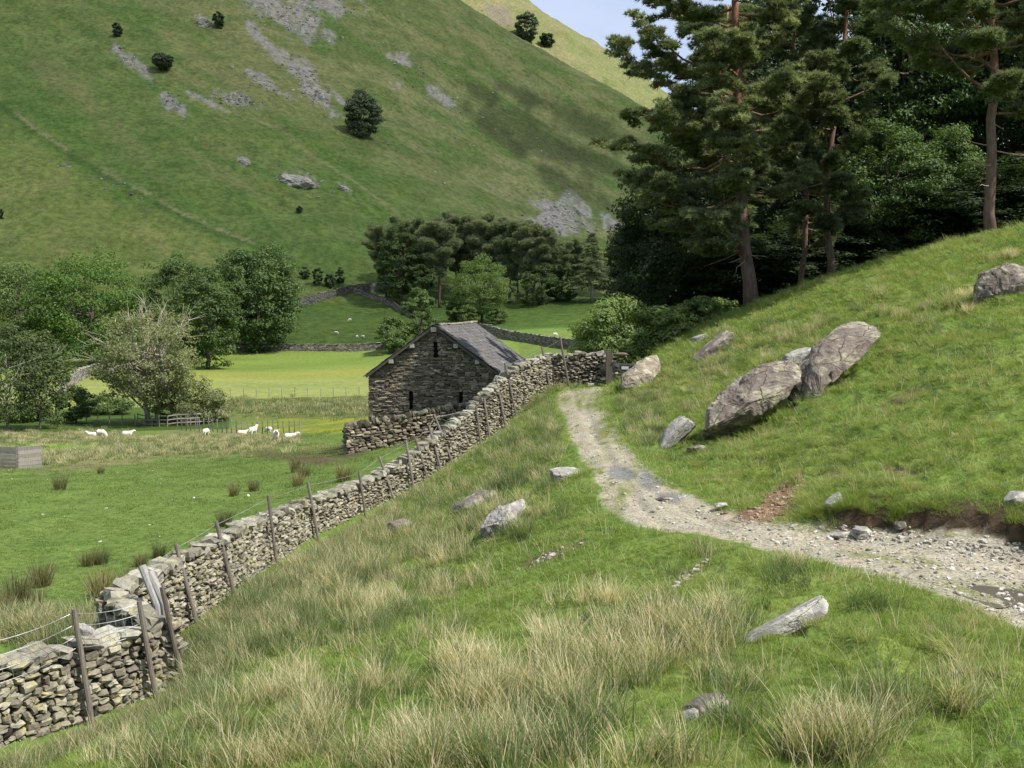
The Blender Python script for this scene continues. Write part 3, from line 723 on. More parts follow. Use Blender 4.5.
# ------------------------------------------------------------------ barn
def build_barn():
    Yb = 60.0; zt = lambda py, Y: at(437, py, Y)[2]
    A = at(368, 441, Yb); B = at(502.5, 441, Yb - .2); 
    ux = (B - A); Wd = math.hypot(ux[0], ux[1]); ang = math.atan2(ux[1], ux[0]) - R(7)
    Lb = 11.5; he = at(368, 374, Yb)[2] - A[2]; hr = at(433, 325, Yb)[2] - A[2]; sub = .7
    mid = (A + B) / 2
    root = thing('stone_barn', (mid[0], mid[1], A[2]), 'dark stone field barn with grey slate roof beside the track wall', 'barn', None, ang)
    hw = Wd / 2; r = np.random.default_rng(21)
    slits = [(-hw + 2.35 - 0, 1.75, .11, .95), (hw - 2.25, 1.75, .11, .95), (.05, hr - 1.75, .11, .75)]
    def top_at(x): return he + (hr - he) * (1 - abs(x) / hw) - .08
    mb = MB()
    # inner shell, set back, with dark recesses at the slits
    v = [(-hw + .12, .14, -sub), (hw - .12, .14, -sub), (hw - .12, .14, he - .15), (0, .14, hr - .2), (-hw + .12, .14, he - .15)]
    v2 = [(a, Lb - .14, c) for a, b, c in v]
    V = np.array(v + v2)
    mb.add(V, [[1, 6, 7, 2], [4, 9, 5, 0]], [[0, 1, 2], [0, 2, 4], [4, 2, 3], [5, 7, 6], [5, 9, 7], [9, 8, 7]], a=.01)
    def face(o, ux, uy, width, topf, holes):
        cents = []; halfs = []; Xs = []; Ys = []; Zs = []; tint = []
        z = -sub; ux = np.array(ux, float); uy = np.array(uy, float)
        while z < hr:
            h = r.uniform(.065, .14); t = -width / 2 + r.uniform(-.2, 0)
            while t < width / 2:
                l = r.uniform(.12, .38) if r.random() > .12 else r.uniform(.35, .6)
                x0, x1 = max(t, -width / 2 - .02), min(t + l, width / 2 + .02); xm = (x0 + x1) / 2
                ok = x1 - x0 > .05 and z + h * .5 < topf(xm)
                for (hx, hz, hw_, hh_) in holes:
                    if x1 > hx - hw_ and x0 < hx + hw_ and z + h > hz - .02 and z < hz + hh_:
                        if xm < hx: x1 = hx - hw_
                        else: x0 = hx + hw_
                        xm = (x0 + x1) / 2
                        if x1 - x0 < .04: ok = False
                if ok:
                    dep = .13; cents.append(np.array(o) + ux * xm + uy * (-dep + r.normal(.06, .018)) + np.array([0, 0, z + h / 2]))
                    halfs.append([(x1 - x0) * .54, dep, h * .53]); Xs.append(ux); Ys.append(uy); Zs.append([0, 0, 1]); tint.append(r.beta(1.5, 1.6) * .92 + .06)
                t += l
            z += h * .97
        V, F, A_ = stones(np.array(cents), np.array(halfs), np.array(Xs), np.array(Ys), np.array(Zs, float), r, np.array(tint), .16, .25)
        mb.add(V, F, a=A_)
    face((0, 0.02, 0), (1, 0, 0), (0, -1, 0), Wd, top_at, slits)
    face((hw - .02, Lb / 2, 0), (0, 1, 0), (1, 0, 0), Lb, lambda x: he - .1, [])
    face((-hw + .02, Lb / 2, 0), (0, -1, 0), (-1, 0, 0), Lb, lambda x: he - .1, [])
    face((0, Lb - .02, 0), (-1, 0, 0), (0, 1, 0), Wd, top_at, [])
    walls = mb.build('wall', M_wall2, root)
    dm = mat_plain('dark_opening', (.012, .011, .010), .9, .1)
    for (sx, sz, sw, sh) in slits:
        m = MB(); m.box((sx, .155, sz + sh / 2), (sw, .02, sh / 2), a=.0); m.build('ventilation_slit', dm, walls)
        m = MB(); m.add(*[x for x in stones(np.array([[sx, -.04, sz - .07]]), np.array([[.36, .12, .05]]), np.array([[1., 0, 0]]), np.array([[0, -1., 0]]), np.array([[0, 0, 1.]]), r, np.array([.5]), .08, .15)[:2]], a=.45); m.build('slit_sill', M_wall2, walls)
    # slates: courses of separate thin slabs on both pitches
    M_slate = mat_stone('roof_slate', [(0, (.085, .082, .083)), (.5, (.115, .111, .11)), (.85, (.14, .136, .132)), (1, (.20, .19, .175))], (.19, .18, .13), .66, 10, .01)
    roof = None
    ov = .28; sl_len = math.hypot(hw, hr - he); 
    rm = MB()
    for sd in (-1, 1):
        dn = np.array([sd * hw, 0, he - hr]) / sl_len; nrm = np.array([sd * (hr - he), 0, hw]) / sl_len
        apex = np.array([0, 0, hr]); n_c = 19; step = (sl_len + .3) / n_c
        cents = []; halfs = []; Xs = []; Ys = []; Zs = []; tint = []
        for k in range(n_c):
            y = -ov - r.uniform(0, .3); hstep = step
            while y < Lb + ov - .05:
                wdt = r.uniform(.28, .6); y0, y1 = max(y, -ov), min(y + wdt, Lb + ov)
                sag = -.06 * math.sin(math.pi * (y + ov) / (Lb + 2 * ov))
                t = (k + .5) * step
                tl = .05; dv = dn * math.cos(tl) + nrm * math.sin(tl); nv = nrm * math.cos(tl) - dn * math.sin(tl)
                cents.append(apex + dn * t + nrm * (.05 + r.normal(0, .006)) + np.array([0, (y0 + y1) / 2, sag])); halfs.append([step * .62, (y1 - y0) / 2 - .006, .017])
                Xs.append(dv); Ys.append([0, 1, 0]); Zs.append(nv); tint.append(np.clip(r.normal(.45, .2), 0, 1)); y += wdt
        V, F, A_ = stones(np.array(cents), np.array(halfs), np.array(Xs), np.array(Ys, float), np.array(Zs), r, np.array(tint), .05, .02)
        rm.add(V, F, a=A_)
        # deck under the slates
        a = apex + nrm * .005; b = apex + dn * (sl_len + .22) + nrm * .005
        rm.add([a + [0, -ov + .05, 0], b + [0, -ov + .05, 0], b + [0, Lb + ov - .05, 0], a + [0, Lb + ov - .05, 0]], [[0, 1, 2, 3]], a=.0)
    roof = rm.build('roof', M_slate, root)
    cm_ = MB(); cents = []; halfs = []; tint = []
    y = -ov
    while y < Lb + ov:
        l = r.uniform(.4, .6); cents.append([0, y + l / 2, hr + .075 - .06 * math.sin(math.pi * (y + ov) / (Lb + 2 * ov))]); halfs.append([.15, l * .49, .05]); tint.append(r.uniform(.4, 1)); y += l
    n = len(cents); V, F, A_ = stones(np.array(cents), np.array(halfs), np.tile([1., 0, 0], (n, 1)), np.tile([0, 1., 0], (n, 1)), np.tile([0, 0, 1.], (n, 1)), r, np.array(tint), .06, .1)
    cm_.add(V, F, a=A_); cm_.build('ridge_cap', mat_stone('ridge_stone', [(0, (.22, .2, .15)), (1, (.36, .33, .25))], (.3, .28, .12), .6, 10, .01), roof)
    # verge: thin boards under the slates and purlin ends showing pale against the gable
    wd_ = mat_wood('verge_wood', (.06, .054, .047), (.12, .108, .092))
    for sd in (-1, 1):
        dn = np.array([sd * hw, 0, he - hr]) / sl_len; nrm = np.array([sd * (hr - he), 0, hw]) / sl_len
        m = MB(); p = np.array([0, -ov + .03, hr]) - nrm * .07; m.bar(p + dn * .0, p + dn * (sl_len + .2), .04, .13, .6); m.build('verge_board', wd_, roof)
        for f in (.36, .68):
            m = MB(); q = np.array([0, 0, hr]) + dn * sl_len * f - nrm * .2
            m.box(q + [0, -.10, 0], (.12, .17, .11), a=.9); m.build('purlin_end', mat_stone('purlin_stone', [(0, (.3, .28, .24)), (1, (.42, .4, .35))], None, .6), walls)
    m = MB(); m.box((0, -.12, hr - .24), (.15, .16, .13), a=.8); m.build('ridge_beam_end', mat_stone('ridge_end_stone', [(0, (.3, .28, .24)), (1, (.42, .4, .35))], None, .6), walls)
build_barn()

# ------------------------------------------------------------------ stake and wire fence along the wall
M_post = mat_wood('weathered_post', (.10, .085, .07), (.24, .21, .18)); M_postpale = mat_wood('pale_post', (.18, .175, .165), (.32, .31, .29))
M_postdark = mat_wood('dark_post', (.06, .05, .04), (.15, .125, .10))
M_wire = mat_plain('fence_wire', (.38, .38, .37), .45, .5, .6)
POSTS = [(74, 609, 93, 720), (139, 601, 156, 703), (162, 587, 190, 676), (176, 544, 197, 626), (216, 521, 234, 594), (268, 495, 277, 565), (308, 482, 319, 549), (359, 471, 366, 527), (379, 456, 395, 510), (406, 441, 414, 494), (415, 437, 429, 488), (429, 425, 443, 480), (434, 414, 455, 471), (476, 406, 482, 460), (484, 398, 491, 455), (496, 378, 506, 434), (505, 363, 517, 403), (542, 347, 551, 386), (560, 337, 570, 383)]
def build_fence():
    base = [hit1(b, c, rmin=9) for a_, d_, b, c in POSTS]
    for i, q in enumerate(base):
        pl = nw if i < 3 else fw[1:]
        best = min(((math.hypot(*(q[:2] - (a + (b - a) * f)[:2])), *(a + (b - a) * f)[:2], *(b - a)[:2]) for a, b in zip(pl[:-1], pl[1:]) for f in np.linspace(0, 1, 21)), key=lambda e: e[0])
        d = np.array(best[3:5]); d /= np.hypot(*d); nn = np.array([d[1], -d[0]]); s_ = (q[:2] - np.array(best[1:3])) @ nn
        fr = Path(off(pl, -.15)); cand = fr.at(np.linspace(0, fr.L, 600)); cand[:, 2] = hl(cand[:, 0], cand[:, 1]); cx_ = project(cand)[0]
        q[:] = cand[np.argmin(np.abs(cx_ - POSTS[i][2]))]
    o = base[0]; root = thing('wire_fence', o, 'row of leaning wooden stakes strung with wire along the long dry stone wall', 'fence')
    tops = []
    for i, ((tx, ty, bx, by), q) in enumerate(zip(POSTS, base)):
        t = at(tx, ty, q[1] + .05); 
        if i in (2,): t = at(tx, ty, q[1] - .1)
        tops.append(t); m = MB()
        rr = .043 if i not in (2,) else .042
        d = (q - t); n = 7; P = [t + d * f for f in np.linspace(0, 1, n)] + [q + d * .12]
        P = np.array(P) + rng.normal(0, .004, (n + 1, 3))
        m.tube(P - o, [rr * .92] + [rr * rng.uniform(.92, 1.06) for _ in range(n)], 8, rng.uniform(.2, .9)); m.build('post', M_postdark if i == 2 else M_post, root, False)
    # pale doubled straining post standing on the wall corner
    for (a, b) in (((142, 566), (158, 606)), ((150, 572), (165, 604))):
        Yp = 19.2; m = MB(); m.tube(np.array([at(*a, Yp), at(*b, Yp - .2), at(b[0] + 2, b[1] + 22, Yp - .25)]) - o, [.07, .075, .07], 8, .8); m.build('straining_post', M_postpale, root)
    def wire(pl, rad=.006, sag=.03):
        P = []
        for a, b in zip(pl[:-1], pl[1:]):
            for f in np.linspace(0, 1, 7)[:-1]: P.append(a + (b - a) * f - np.array([0, 0, sag * 4 * f * (1 - f)]))
        P.append(pl[-1]); m = MB(); m.tube(np.array(P) - o, rad, 4, .5); m.build('wire', M_wire, root)
    on = lambda i, f: tops[i] + (base[i] - tops[i]) * f + np.array([-.05, 0.02, 0])
    left = lambda f: on(0, f) + (on(0, f) - on(1, f)) * 1.25 + np.array([0.1, 0, -.25])
    for f in (.04, .14, .24, .33): wire([left(f), on(0, f), on(1, f)], .005, .05)
    sp = at(141, 567, 19.2)
    for f in (.06, .22): wire([sp + np.array([0, 0, -f])] + [on(i, f) for i in range(3, len(tops))], .006, .02)
    # stock netting between the nearest stakes
    for a, b, n in ((left, lambda f: on(0, f), 9), (lambda f: on(0, f), lambda f: on(1, f), 8)):
        for k in range(1, n):
            u = k / n; p0 = a(.04) + (b(.04) - a(.04)) * u; p1 = a(.33) + (b(.33) - a(.33)) * u
            m = MB(); m.tube(np.array([p0, p1]) - o - np.array([0, 0, .2 * u * (1 - u)]), .0035, 4, .5); m.build('netting_wire', M_wire, root)
build_fence()

# ------------------------------------------------------------------ gate
def build_gate():
    q = ground(609, 43.2); zg = at(609, 388, 43.2)[2]
    root = thing('gate_post', (q[0], q[1], zg), 'dark squared gate post at the end of the long stone wall', 'post')
    m = MB(); m.box((0, 0, .62), (.13, .13, .82), a=.4, taper=.93); m.build('post', M_postdark, root); m = MB(); m.bar((.1, -.14, 1.0), (.24, -.14, 1.0), .04, .05, .3); m.build('hinge', mat_plain('rusty_iron', (.06, .045, .04), .6, .4), root)
    p = at(613, 386, 43.3); e = at(668, 386, 42.6)
    dx = np.array([e[0] - p[0], e[1] - p[1], 0]); L = np.linalg.norm(dx); ang = math.atan2(dx[1], dx[0])
    root = thing('field_gate', (p[0], p[1], zg), 'weathered wooden field gate carrying a small white notice where the track ends', 'gate', None, ang)
    gw = mat_wood('gate_wood', (.10, .095, .09), (.22, .21, .20), (1.2, 14, 14))
    H = .98
    for z in (.12, .32, .52, .72, .93): m = MB(); m.bar((.05, 0, z), (L - .05, 0, z), .03, .085, rng.uniform(.3, .8)); m.build('rail', gw, root)
    for x in (.04, L - .04): m = MB(); m.box((x, 0, H / 2 + .05), (.045, .035, H / 2 + .05), a=.5); m.build('stile', gw, root)
    m = MB(); m.bar((.08, -.045, .93), (L * .55, -.045, .14), .03, .08, .7); m.build('brace', gw, root)
    m = MB(); m.box((.50, -.07, .80), (.19, .012, .11), a=.5); pb = m.build('notice_board', mat_plain('dark_board', (.05, .05, .05), .6), root)
    m = MB(); m.box((.50, -.088, .80), (.14, .005, .06), a=.9); m.build('notice', mat_plain('white_paper', (.75, .75, .74), .6), pb)
    # heap of flat stones beside the post
    c = at(612, 357, 43.7); mb = MB(); r = np.random.default_rng(5)
    n = 15; cents = np.stack([r.uniform(-.3, .45, n), r.uniform(-.2, .2, n), np.linspace(-1.25, .12, n)], 1); h = np.stack([r.uniform(.15, .3, n), r.uniform(.14, .24, n), r.uniform(.05, .09, n)], 1)
    an = r.uniform(0, 6, n); X = np.stack([np.cos(an), np.sin(an), 0 * an], 1); Yv = np.stack([-np.sin(an), np.cos(an), 0 * an], 1)
    V, F, A_ = stones(cents, h, X, Yv, np.tile([0, 0, 1.], (n, 1)), r, r.uniform(0, 1, n)); mb.add(V, F, a=A_)
    o = mb.build('stone_heap', M_wall2); o.location = c; tag(o, 'stacked heap of dark flat stones behind the gate post', 'stone heap')
build_gate()

# ------------------------------------------------------------------ fences and pen out in the fields
M_far = mat_wood('far_fence_wood', (.15, .14, .125), (.30, .28, .25))
def stake_fence(name, line, n, h, label, rails=0, rad=.06, wire=True):
    P = np.array([ground(p, Y) for p, Y in line]); pa = Path(P); tt = np.linspace(0, pa.L, n); Q = pa.at(tt); Q[:, 2] = hl(Q[:, 0], Q[:, 1])
    root = thing(name, Q[0], label, 'fence'); tops = []
    for q in Q:
        t = q - Q[0]; l = rng.normal(0, .04, 2); m = MB(); hh = h * rng.uniform(.88, 1.1); tp = t + [l[0], l[1], hh]; tops.append(tp)
        m.tube([t - [0, 0, .1], tp], [rad, rad * .9], 6, rng.uniform()); m.build('post', M_far, root)
    tops = np.array(tops)
    if rails:
        for k in range(rails):
            for a, b in zip(tops[:-1], tops[1:]):
                m = MB(); dz = np.array([0, 0, -h * (.08 + .34 * k)]); m.bar(a + dz, b + dz, .05, .12, rng.uniform(.3, 1)); m.build('rail', M_far, root)
    elif wire:
        for f in (.12, .5): m = MB(); m.tube(tops - [0, 0, h * f], .012, 4); m.build('wire', M_wire, root)
stake_fence('stake_fence', [(182, 112), (232, 108), (300, 104)], 25, 1.35, 'line of thin stakes edging the yellow buttercup field behind the white sheep')
stake_fence('stake_fence', [(10, 124), (60, 121), (110, 118), (135, 117)], 12, 1.2, 'wire fence on stakes in front of the small dark bushes at far left')
stake_fence('stake_fence', [(205, 160), (260, 160), (330, 160), (372, 160)], 14, 1.3, 'thin stake fence along the near edge of the sunlit meadow left of the barn')
stake_fence('rail_fence', [(138, 118), (165, 116), (200, 118), (228, 124)], 14, 1.25, 'weathered post and rail fence beneath the half bare tree', rails=3)
def build_pen():
    p = ground(-60, 62); q = ground(17, 61); zb = at(15, 483, 61.5)[2]; zb = min(zb, float(hl(q[0], q[1])))
    d = np.array([q[0] - p[0], q[1] - p[1], 0]); L = np.linalg.norm(d); ang = math.atan2(d[1], d[0])
    root = thing('sheep_pen', (p[0], p[1], float(hl(p[0], p[1]))), 'weathered wooden plank sheep pen at the left edge of the pasture', 'pen', None, ang)
    for z in (.12, .34, .56, .78, 1.0, 1.2):
        m = MB(); m.bar((0, 0, z), (L, 0, z + .02), .035, .19, rng.uniform(.2, 1)); m.build('plank', M_far, root)
        m = MB(); m.bar((L + .05, .06, z), (L + .72, 1.2, z), .035, .19, rng.uniform(.2, 1)); m.build('plank', M_far, root)
    for x in (.02, L * .33, L * .66, L): m = MB(); m.box((x, .07, .65), (.055, .055, .75), a=.3); m.build('post', M_far, root)
build_pen()
# ================================================================== BOULDERS
import bmesh
_bm = bmesh.new(); bmesh.ops.create_icosphere(_bm, subdivisions=5, radius=1.0)
ICO_V = np.array([v.co[:] for v in _bm.verts]); ICO_F = np.array([[v.index for v in f.verts] for f in _bm.faces]); _bm.free()
M_rockA = mat_boulder('boulder_rock', (.11, .088, .074), (.235, .20, .165), (.38, .355, .245))
M_rockT = mat_boulder('tan_rock', (.17, .14, .11), (.31, .265, .20), (.45, .42, .31))
M_rockB = mat_boulder('grey_rock', (.20, .19, .18), (.36, .34, .31), (.46, .45, .38))
M_rockC = mat_boulder('dark_rock', (.10, .085, .08), (.21, .18, .16), (.36, .34, .25))
def rock_mesh(name, dims, seed, mat, planes=11, sharp=26, rough=.05, extra=None):
    r = np.random.default_rng(seed); n = r.normal(size=(planes, 3)); n /= np.linalg.norm(n, axis=1)[:, None]; o = r.uniform(.68, .98, planes)
    n = np.concatenate([n, [[0, 0, 1], [0, 0, -1], [1, 0, 0], [-1, 0, 0], [0, 1, 0], [0, -1, 0]]]); o = np.concatenate([o, [.8, .8, .92, .92, .85, .85]])
    if extra is not None:
        e = np.array([x[:3] for x in extra], float); e /= np.linalg.norm(e, axis=1)[:, None]; n = np.concatenate([n, e]); o = np.concatenate([o, [x[3] for x in extra]])
    c = ICO_V @ n.T; q = np.where(c > .05, o[None] / np.maximum(c, .05), 1e3)
    rad = (np.clip(q, 0, 6) ** -sharp).sum(1) ** (-1 / sharp)
    V = ICO_V * rad[:, None]
    s = seed * 3.1
    def f3(k): return (fbm(V[:, 0] * k + s, V[:, 1] * k + V[:, 2] * 1.7 * k, 4) + fbm(V[:, 1] * k - s, V[:, 2] * k - V[:, 0] * 1.3 * k, 4)) * .5
    V = V * (1 + rough * 2.2 * f3(1.3) + rough * 1.2 * f3(4.5))[:, None]
    V = V * np.asarray(dims)
    return mesh_np(name, V, [ICO_F], mat, None, False)
ROCKS = []
def boulder(px, py, Y, dims, rot, seed, mat, label, name='boulder', sink=.0, cat='boulder', **k):
    me = rock_mesh(name, dims, seed, mat, **k); o = obj(name, me); p = at(px, py, Y) if Y else hit1(px, py)
    o.location = (p[0], p[1], p[2] - sink - dims[2] * .32); ROCKS.append((p[0], p[1], dims[0], dims[1])); o.rotation_euler = Euler(rot); return tag(o, label, cat)
def pxm(n, Y): return n * Y / FPX
# (tilt in the picture plane = rotation about Y; negative raises the right end)
def outline_rock(px_pts, Y, depth, seed, mat, label, lean=.5, power=.42, name='boulder', rough=.065, facets=12, fo=.80):
    """a rock with the given outline (seen from the track side), its own thickness, top leaning away"""
    r = np.random.default_rng(seed); pp = np.array(px_pts, float); c = pp.mean(0); cw = at(c[0], c[1], Y)
    P2 = np.stack([(pp[:, 0] - c[0]) * Y / FPX, -(pp[:, 1] - c[1]) * Y / FPX], 1)
    an = np.arctan2(P2[:, 1], P2[:, 0]); rr = np.hypot(P2[:, 0], P2[:, 1]); o_ = np.argsort(an); an = an[o_]; rr = rr[o_]
    V = ICO_V.copy(); th = np.arctan2(V[:, 2], V[:, 0]); sn = np.clip(np.hypot(V[:, 0], V[:, 2]), 1e-6, 1)
    dense = np.linspace(-np.pi, np.pi, 721)
    q = np.stack([np.interp(dense, np.concatenate([an - 2 * np.pi, an, an + 2 * np.pi]), np.tile(rr[:, None] * 0 + 1, (3, 1))[:, 0])], 1)
    # radius of the straight-edged outline along each direction
    ex = np.full(len(V), 1e9); n = len(an)
    for i in range(n):
        a = np.array([rr[i] * np.cos(an[i]), rr[i] * np.sin(an[i])]); j = (i + 1) % n; b = np.array([rr[j] * np.cos(an[j]), rr[j] * np.sin(an[j])]); e = b - a
        den = np.cos(th) * e[1] - np.sin(th) * e[0]; t = (a[0] * e[1] - a[1] * e[0]) / np.where(np.abs(den) < 1e-9, 1e-9, den)
        hx = np.cos(th) * t - a[0]; hz = np.sin(th) * t - a[1]; u = (hx * e[0] + hz * e[1]) / (e @ e); ok = (t > 0) & (u >= -1e-3) & (u <= 1.001); ex = np.where(ok & (t < ex), t, ex)
    ex = np.where(ex > 1e8, rr.mean(), ex)
    W = np.stack([np.cos(th) * ex * sn ** power, np.sign(V[:, 1]) * np.abs(V[:, 1]) ** .8 * depth, np.sin(th) * ex * sn ** power], 1)
    ext = np.abs(W).max(0)
    for k in range(facets):
        nrm = r.normal(size=3); nrm[1] = -abs(nrm[1]) - .3; nrm /= np.linalg.norm(nrm); dd = (W / ext) @ nrm; lim = np.quantile(dd, 1 - .15 * r.uniform(.4, 1.3)); W = W - np.clip(dd - lim, 0, None)[:, None] * nrm * ext * .85
    s_ = seed * 2.3; nz = lambda k: (fbm(W[:, 0] * k + s_, W[:, 2] * k + W[:, 1] * 1.3 * k, 4) + .6 * fbm(W[:, 1] * k - s_, W[:, 2] * k * .7 + W[:, 0] * k, 4))
    # bedding ridges along the length of the rock
    W = W + (V * (rough * (1.5 * nz(1.1) + .9 * nz(3.2) + .5 * nz(8.0)))[:, None])
    W[:, 1] += lean * W[:, 2]
    o = obj(name, mesh_np(name, W, [ICO_F], mat, None, False)); o.location = cw - np.array([0, 0, .06]); ROCKS.append((cw[0], cw[1], float(ext[0]), depth)); return tag(o, label, 'boulder')
H = lambda px, py: float(hit1(px, py)[1])
outline_rock([(774, 398), (779, 386), (800, 366), (824, 342), (846, 326), (866, 317), (879, 317), (883, 327), (876, 341), (858, 357), (836, 371), (818, 384), (806, 398), (788, 410), (779, 407)], H(812, 392) - .25, .62, 101, M_rockA, 'long tilted slab boulder leaning up the right hillside, its upper end rounded', .75, .30, facets=4, rough=.055)
outline_rock([(704, 442), (707, 420), (709, 406), (722, 392), (742, 378), (762, 366), (782, 360), (797, 361), (803, 372), (792, 386), (782, 400), (764, 412), (748, 424), (732, 440), (716, 450)], H(735, 438) + .12, .75, 118, M_rockA, 'broad cracked boulder with pale lichened top, against the lower end of the tilted slab', .55, .34, facets=8, rough=.07)
boulder(798, 356, H(798, 364), (.62, .5, .30), (0, R(-12), .2), 7, M_rockB, 'small grey boulder peeping out behind the big cracked boulder')
boulder(672, 434, H(672, 446), (.66, .4, .26), (R(10), R(-48), .1), 31, M_rockB, 'narrow pale rock standing in the grass right of the track')
boulder(698, 448, H(698, 452), (.26, .22, .13), (0, R(-10), .3), 12, M_rockC, 'small dark stone at the foot of the big cracked boulder')
outline_rock([(978, 302), (980, 285), (990, 270), (1006, 263), (1030, 258), (1052, 266), (1056, 284), (1040, 298), (1012, 300), (996, 307)], H(985, 306) + .2, .75, 45, M_rockA, 'large boulder at the right edge of the picture high on the hillside', .5, .36, facets=10)
boulder(714, 346, H(714, 354), (.92, .55, .33), (0, R(-36), .1), 77, M_rockC, 'dark flat rock with pale top on the hillside left of the pine trunk')
boulder(738, 321, 47.0, (.85, .6, .28), (0, R(-22), .2), 56, M_rockB, 'pale rock ledge under the big pine trunk')
boulder(700, 338, 44.5, (.4, .35, .25), (0, R(-20), .2), 57, M_rockB, 'little pale rock among the leaves left of the pine')
outline_rock([(620, 386), (622, 374), (634, 366), (648, 357), (660, 355), (666, 366), (658, 374), (646, 380), (634, 384), (630, 391)], 39.2, .6, 63, M_rockT, 'tan topped boulder beside the gate, dark hollow beneath', .8, .34, facets=8)
outline_rock([(482, 540), (482, 524), (492, 512), (508, 503), (524, 498), (530, 506), (522, 516), (508, 526), (496, 538)], H(495, 537) + .1, .42, 88, M_rockB, 'wedge shaped grey boulder half buried in the bank left of the track', .6, .36)
boulder(572, 473, H(574, 474), (.52, .42, .13), (R(12), R(6), .2), 91, M_rockB, 'flat pale rock on top of the bank beside the bend of the track')
boulder(402, 524, H(402, 531), (.42, .32, .24), (0, R(5), .4), 22, M_rockC, 'brownish boulder in the rushes near the long stone wall')
boulder(476, 502, H(476, 508), (.60, .4, .28), (0, R(-28), .2), 24, M_rockC, 'low brown rock almost covered by grass above the rushes')
boulder(785, 621, H(785, 632), (.54, .17, .11), (R(-14), R(-25), R(10)), 13, M_rockB, 'long straight grey stone beam lying on the grass in the foreground', planes=3, rough=.02)
boulder(706, 703, H(706, 712), (.19, .16, .12), (0, R(-25), .3), 14, M_rockC, 'dark broken stone in a scrape of soil at the bottom of the picture')
boulder(690, 714, H(690, 719), (.09, .08, .06), (0, R(-5), 1.3), 15, M_rockB, 'small grey stone just below the dark broken stone in the soil scrape')
boulder(836, 500, H(836, 505), (.22, .18, .12), (0, R(-25), .3), 16, M_rockB, 'small lichened rock in the bank above the track, right of the red soil')
boulder(1016, 496, H(1016, 500), (.20, .18, .09), (0, R(-15), .3), 17, M_rockB, 'pale stone in the grass at the right edge above the eroded bank')
boulder(862, 531, H(862, 536), (.17, .15, .10), (0, 0, .5), 19, M_rockB, 'grey stone at the edge of the track under the eroded bank')
boulder(900, 524, H(900, 530), (.11, .10, .08), (0, 0, 1.5), 20, M_rockC, 'small brown stone under the grassy overhang of the bank')
boulder(840, 520 + 14, H(840, 536), (.18, .12, .05), (0, 0, .9), 23, M_rockB, 'flat grey stone on the track left of the edge stone')
boulder(668, 498, H(668, 499), (.26, .14, .05), (0, R(8), .2), 25, M_rockC, 'flat dark slab sunk in the right edge of the track bend')
boulder(648, 385, H(648, 387), (.12, .1, .1), (0, 0, .2), 26, M_rockB, 'small stone under the tan topped boulder by the gate')
boulder(590, 384.5, 43.4, (.17, .13, .12), (0, 0, .2), 27, M_rockB, 'rounded pale stone at the foot of the wall by the gate')
boulder(720, 496 + 8, H(735, 507), (.14, .1, .05), (0, 0, .2), 28, M_rockB, 'pale chip of stone beside the track left of the red soil')
boulder(198, 606, 21.8, (.25, .22, .3), (0, .2, .2), 29, M_rockB, 'pointed pale stone behind the wall and netting') if False else None
boulder(84, 634, 18.2, (.17, .15, .28), (.1, .2, .2), 29, M_rockB, 'upright grey stone standing behind the nearest wall')
# outcrops on the fell
for (px, py, w_, h_, sd, lb) in ((299, 180, 19, 8, 61, 'pale craggy outcrop on the fell below the lone dark round tree'), (344, 188, 6, 4, 62, 'small pale rock right of the craggy outcrop on the fell'), (245, 161, 6, 5, 64, 'dark hollowed rock on the fell left of the craggy outcrop'), (204, 22, 9, 6, 65, 'grey crag beside the small dark tree at the top of the fell')):
    p = hit1(px, py + h_ * .4); Y = p[1]; me = rock_mesh('outcrop', (w_ * Y / FPX, w_ * Y / FPX * .7, h_ * Y / FPX), sd, M_rockB, planes=16, rough=.16); o = obj('outcrop', me); o.location = p; o.rotation_euler = (0, R(20), 0); tag(o, lb, 'outcrop')
# loose stones strewn over the track and scrapes: too many to count
def scatter_stones(n, pick, name, mat, smin, smax, seed):
    r = np.random.default_rng(seed); px, py = pick(r, n); P = hit(px, py, 6, 60)
    s = smin + (smax - smin) * r.power(.25, len(P)); an = r.uniform(0, 6.28, len(P)); tl = r.normal(0, .25, len(P))
    X = np.stack([np.cos(an) * np.cos(tl), np.sin(an) * np.cos(tl), np.sin(tl)], 1); Yv = np.stack([-np.sin(an), np.cos(an), 0 * an], 1); Zv = np.cross(X, Yv)
    V, F, A = stones(P + np.array([0, 0, 1]) * (s * .2)[:, None], np.stack([s, s * r.uniform(.5, .9, len(P)), s * r.uniform(.3, .6, len(P))], 1), X, Yv, Zv, r, r.uniform(0, 1, len(P)))
    m = MB(); m.add(V, F, a=A); o = m.build(name, mat); tag(o, kind='stuff'); return o
M_chip = mat_stone('gravel_stone', [(0, (.22, .20, .17)), (.6, (.36, .33, .27)), (1, (.52, .50, .45))], None, .6, 20, .01)
def pick_track(r, n):
    poly = np.array([p[:2] for p in TRL] + [p[:2] for p in TRR[::-1]], float)
    x = r.uniform(555, 1040, n * 6); y = r.uniform(388, 640, n * 6) ; k = inside(x, y, poly) & (r.random(n * 6) < .3 + .7 * ((y - 388) / 200)); return x[k][:n], y[k][:n]
scatter_stones(2200, pick_track, 'loose_gravel', M_chip, .008, .045, 3)
def pick_soil(r, n):
    a = np.concatenate([np.stack([r.normal(785, 13, n // 2) , np.zeros(n // 2)], 1), np.stack([r.normal(760, 22, n - n // 2), np.zeros(n - n // 2)], 1)])
    y = np.where(np.arange(n) < n // 2, 497 - (a[:, 0] - 785) * .6 + r.normal(0, 6, n), 513 + r.normal(0, 5, n)); return a[:, 0], y
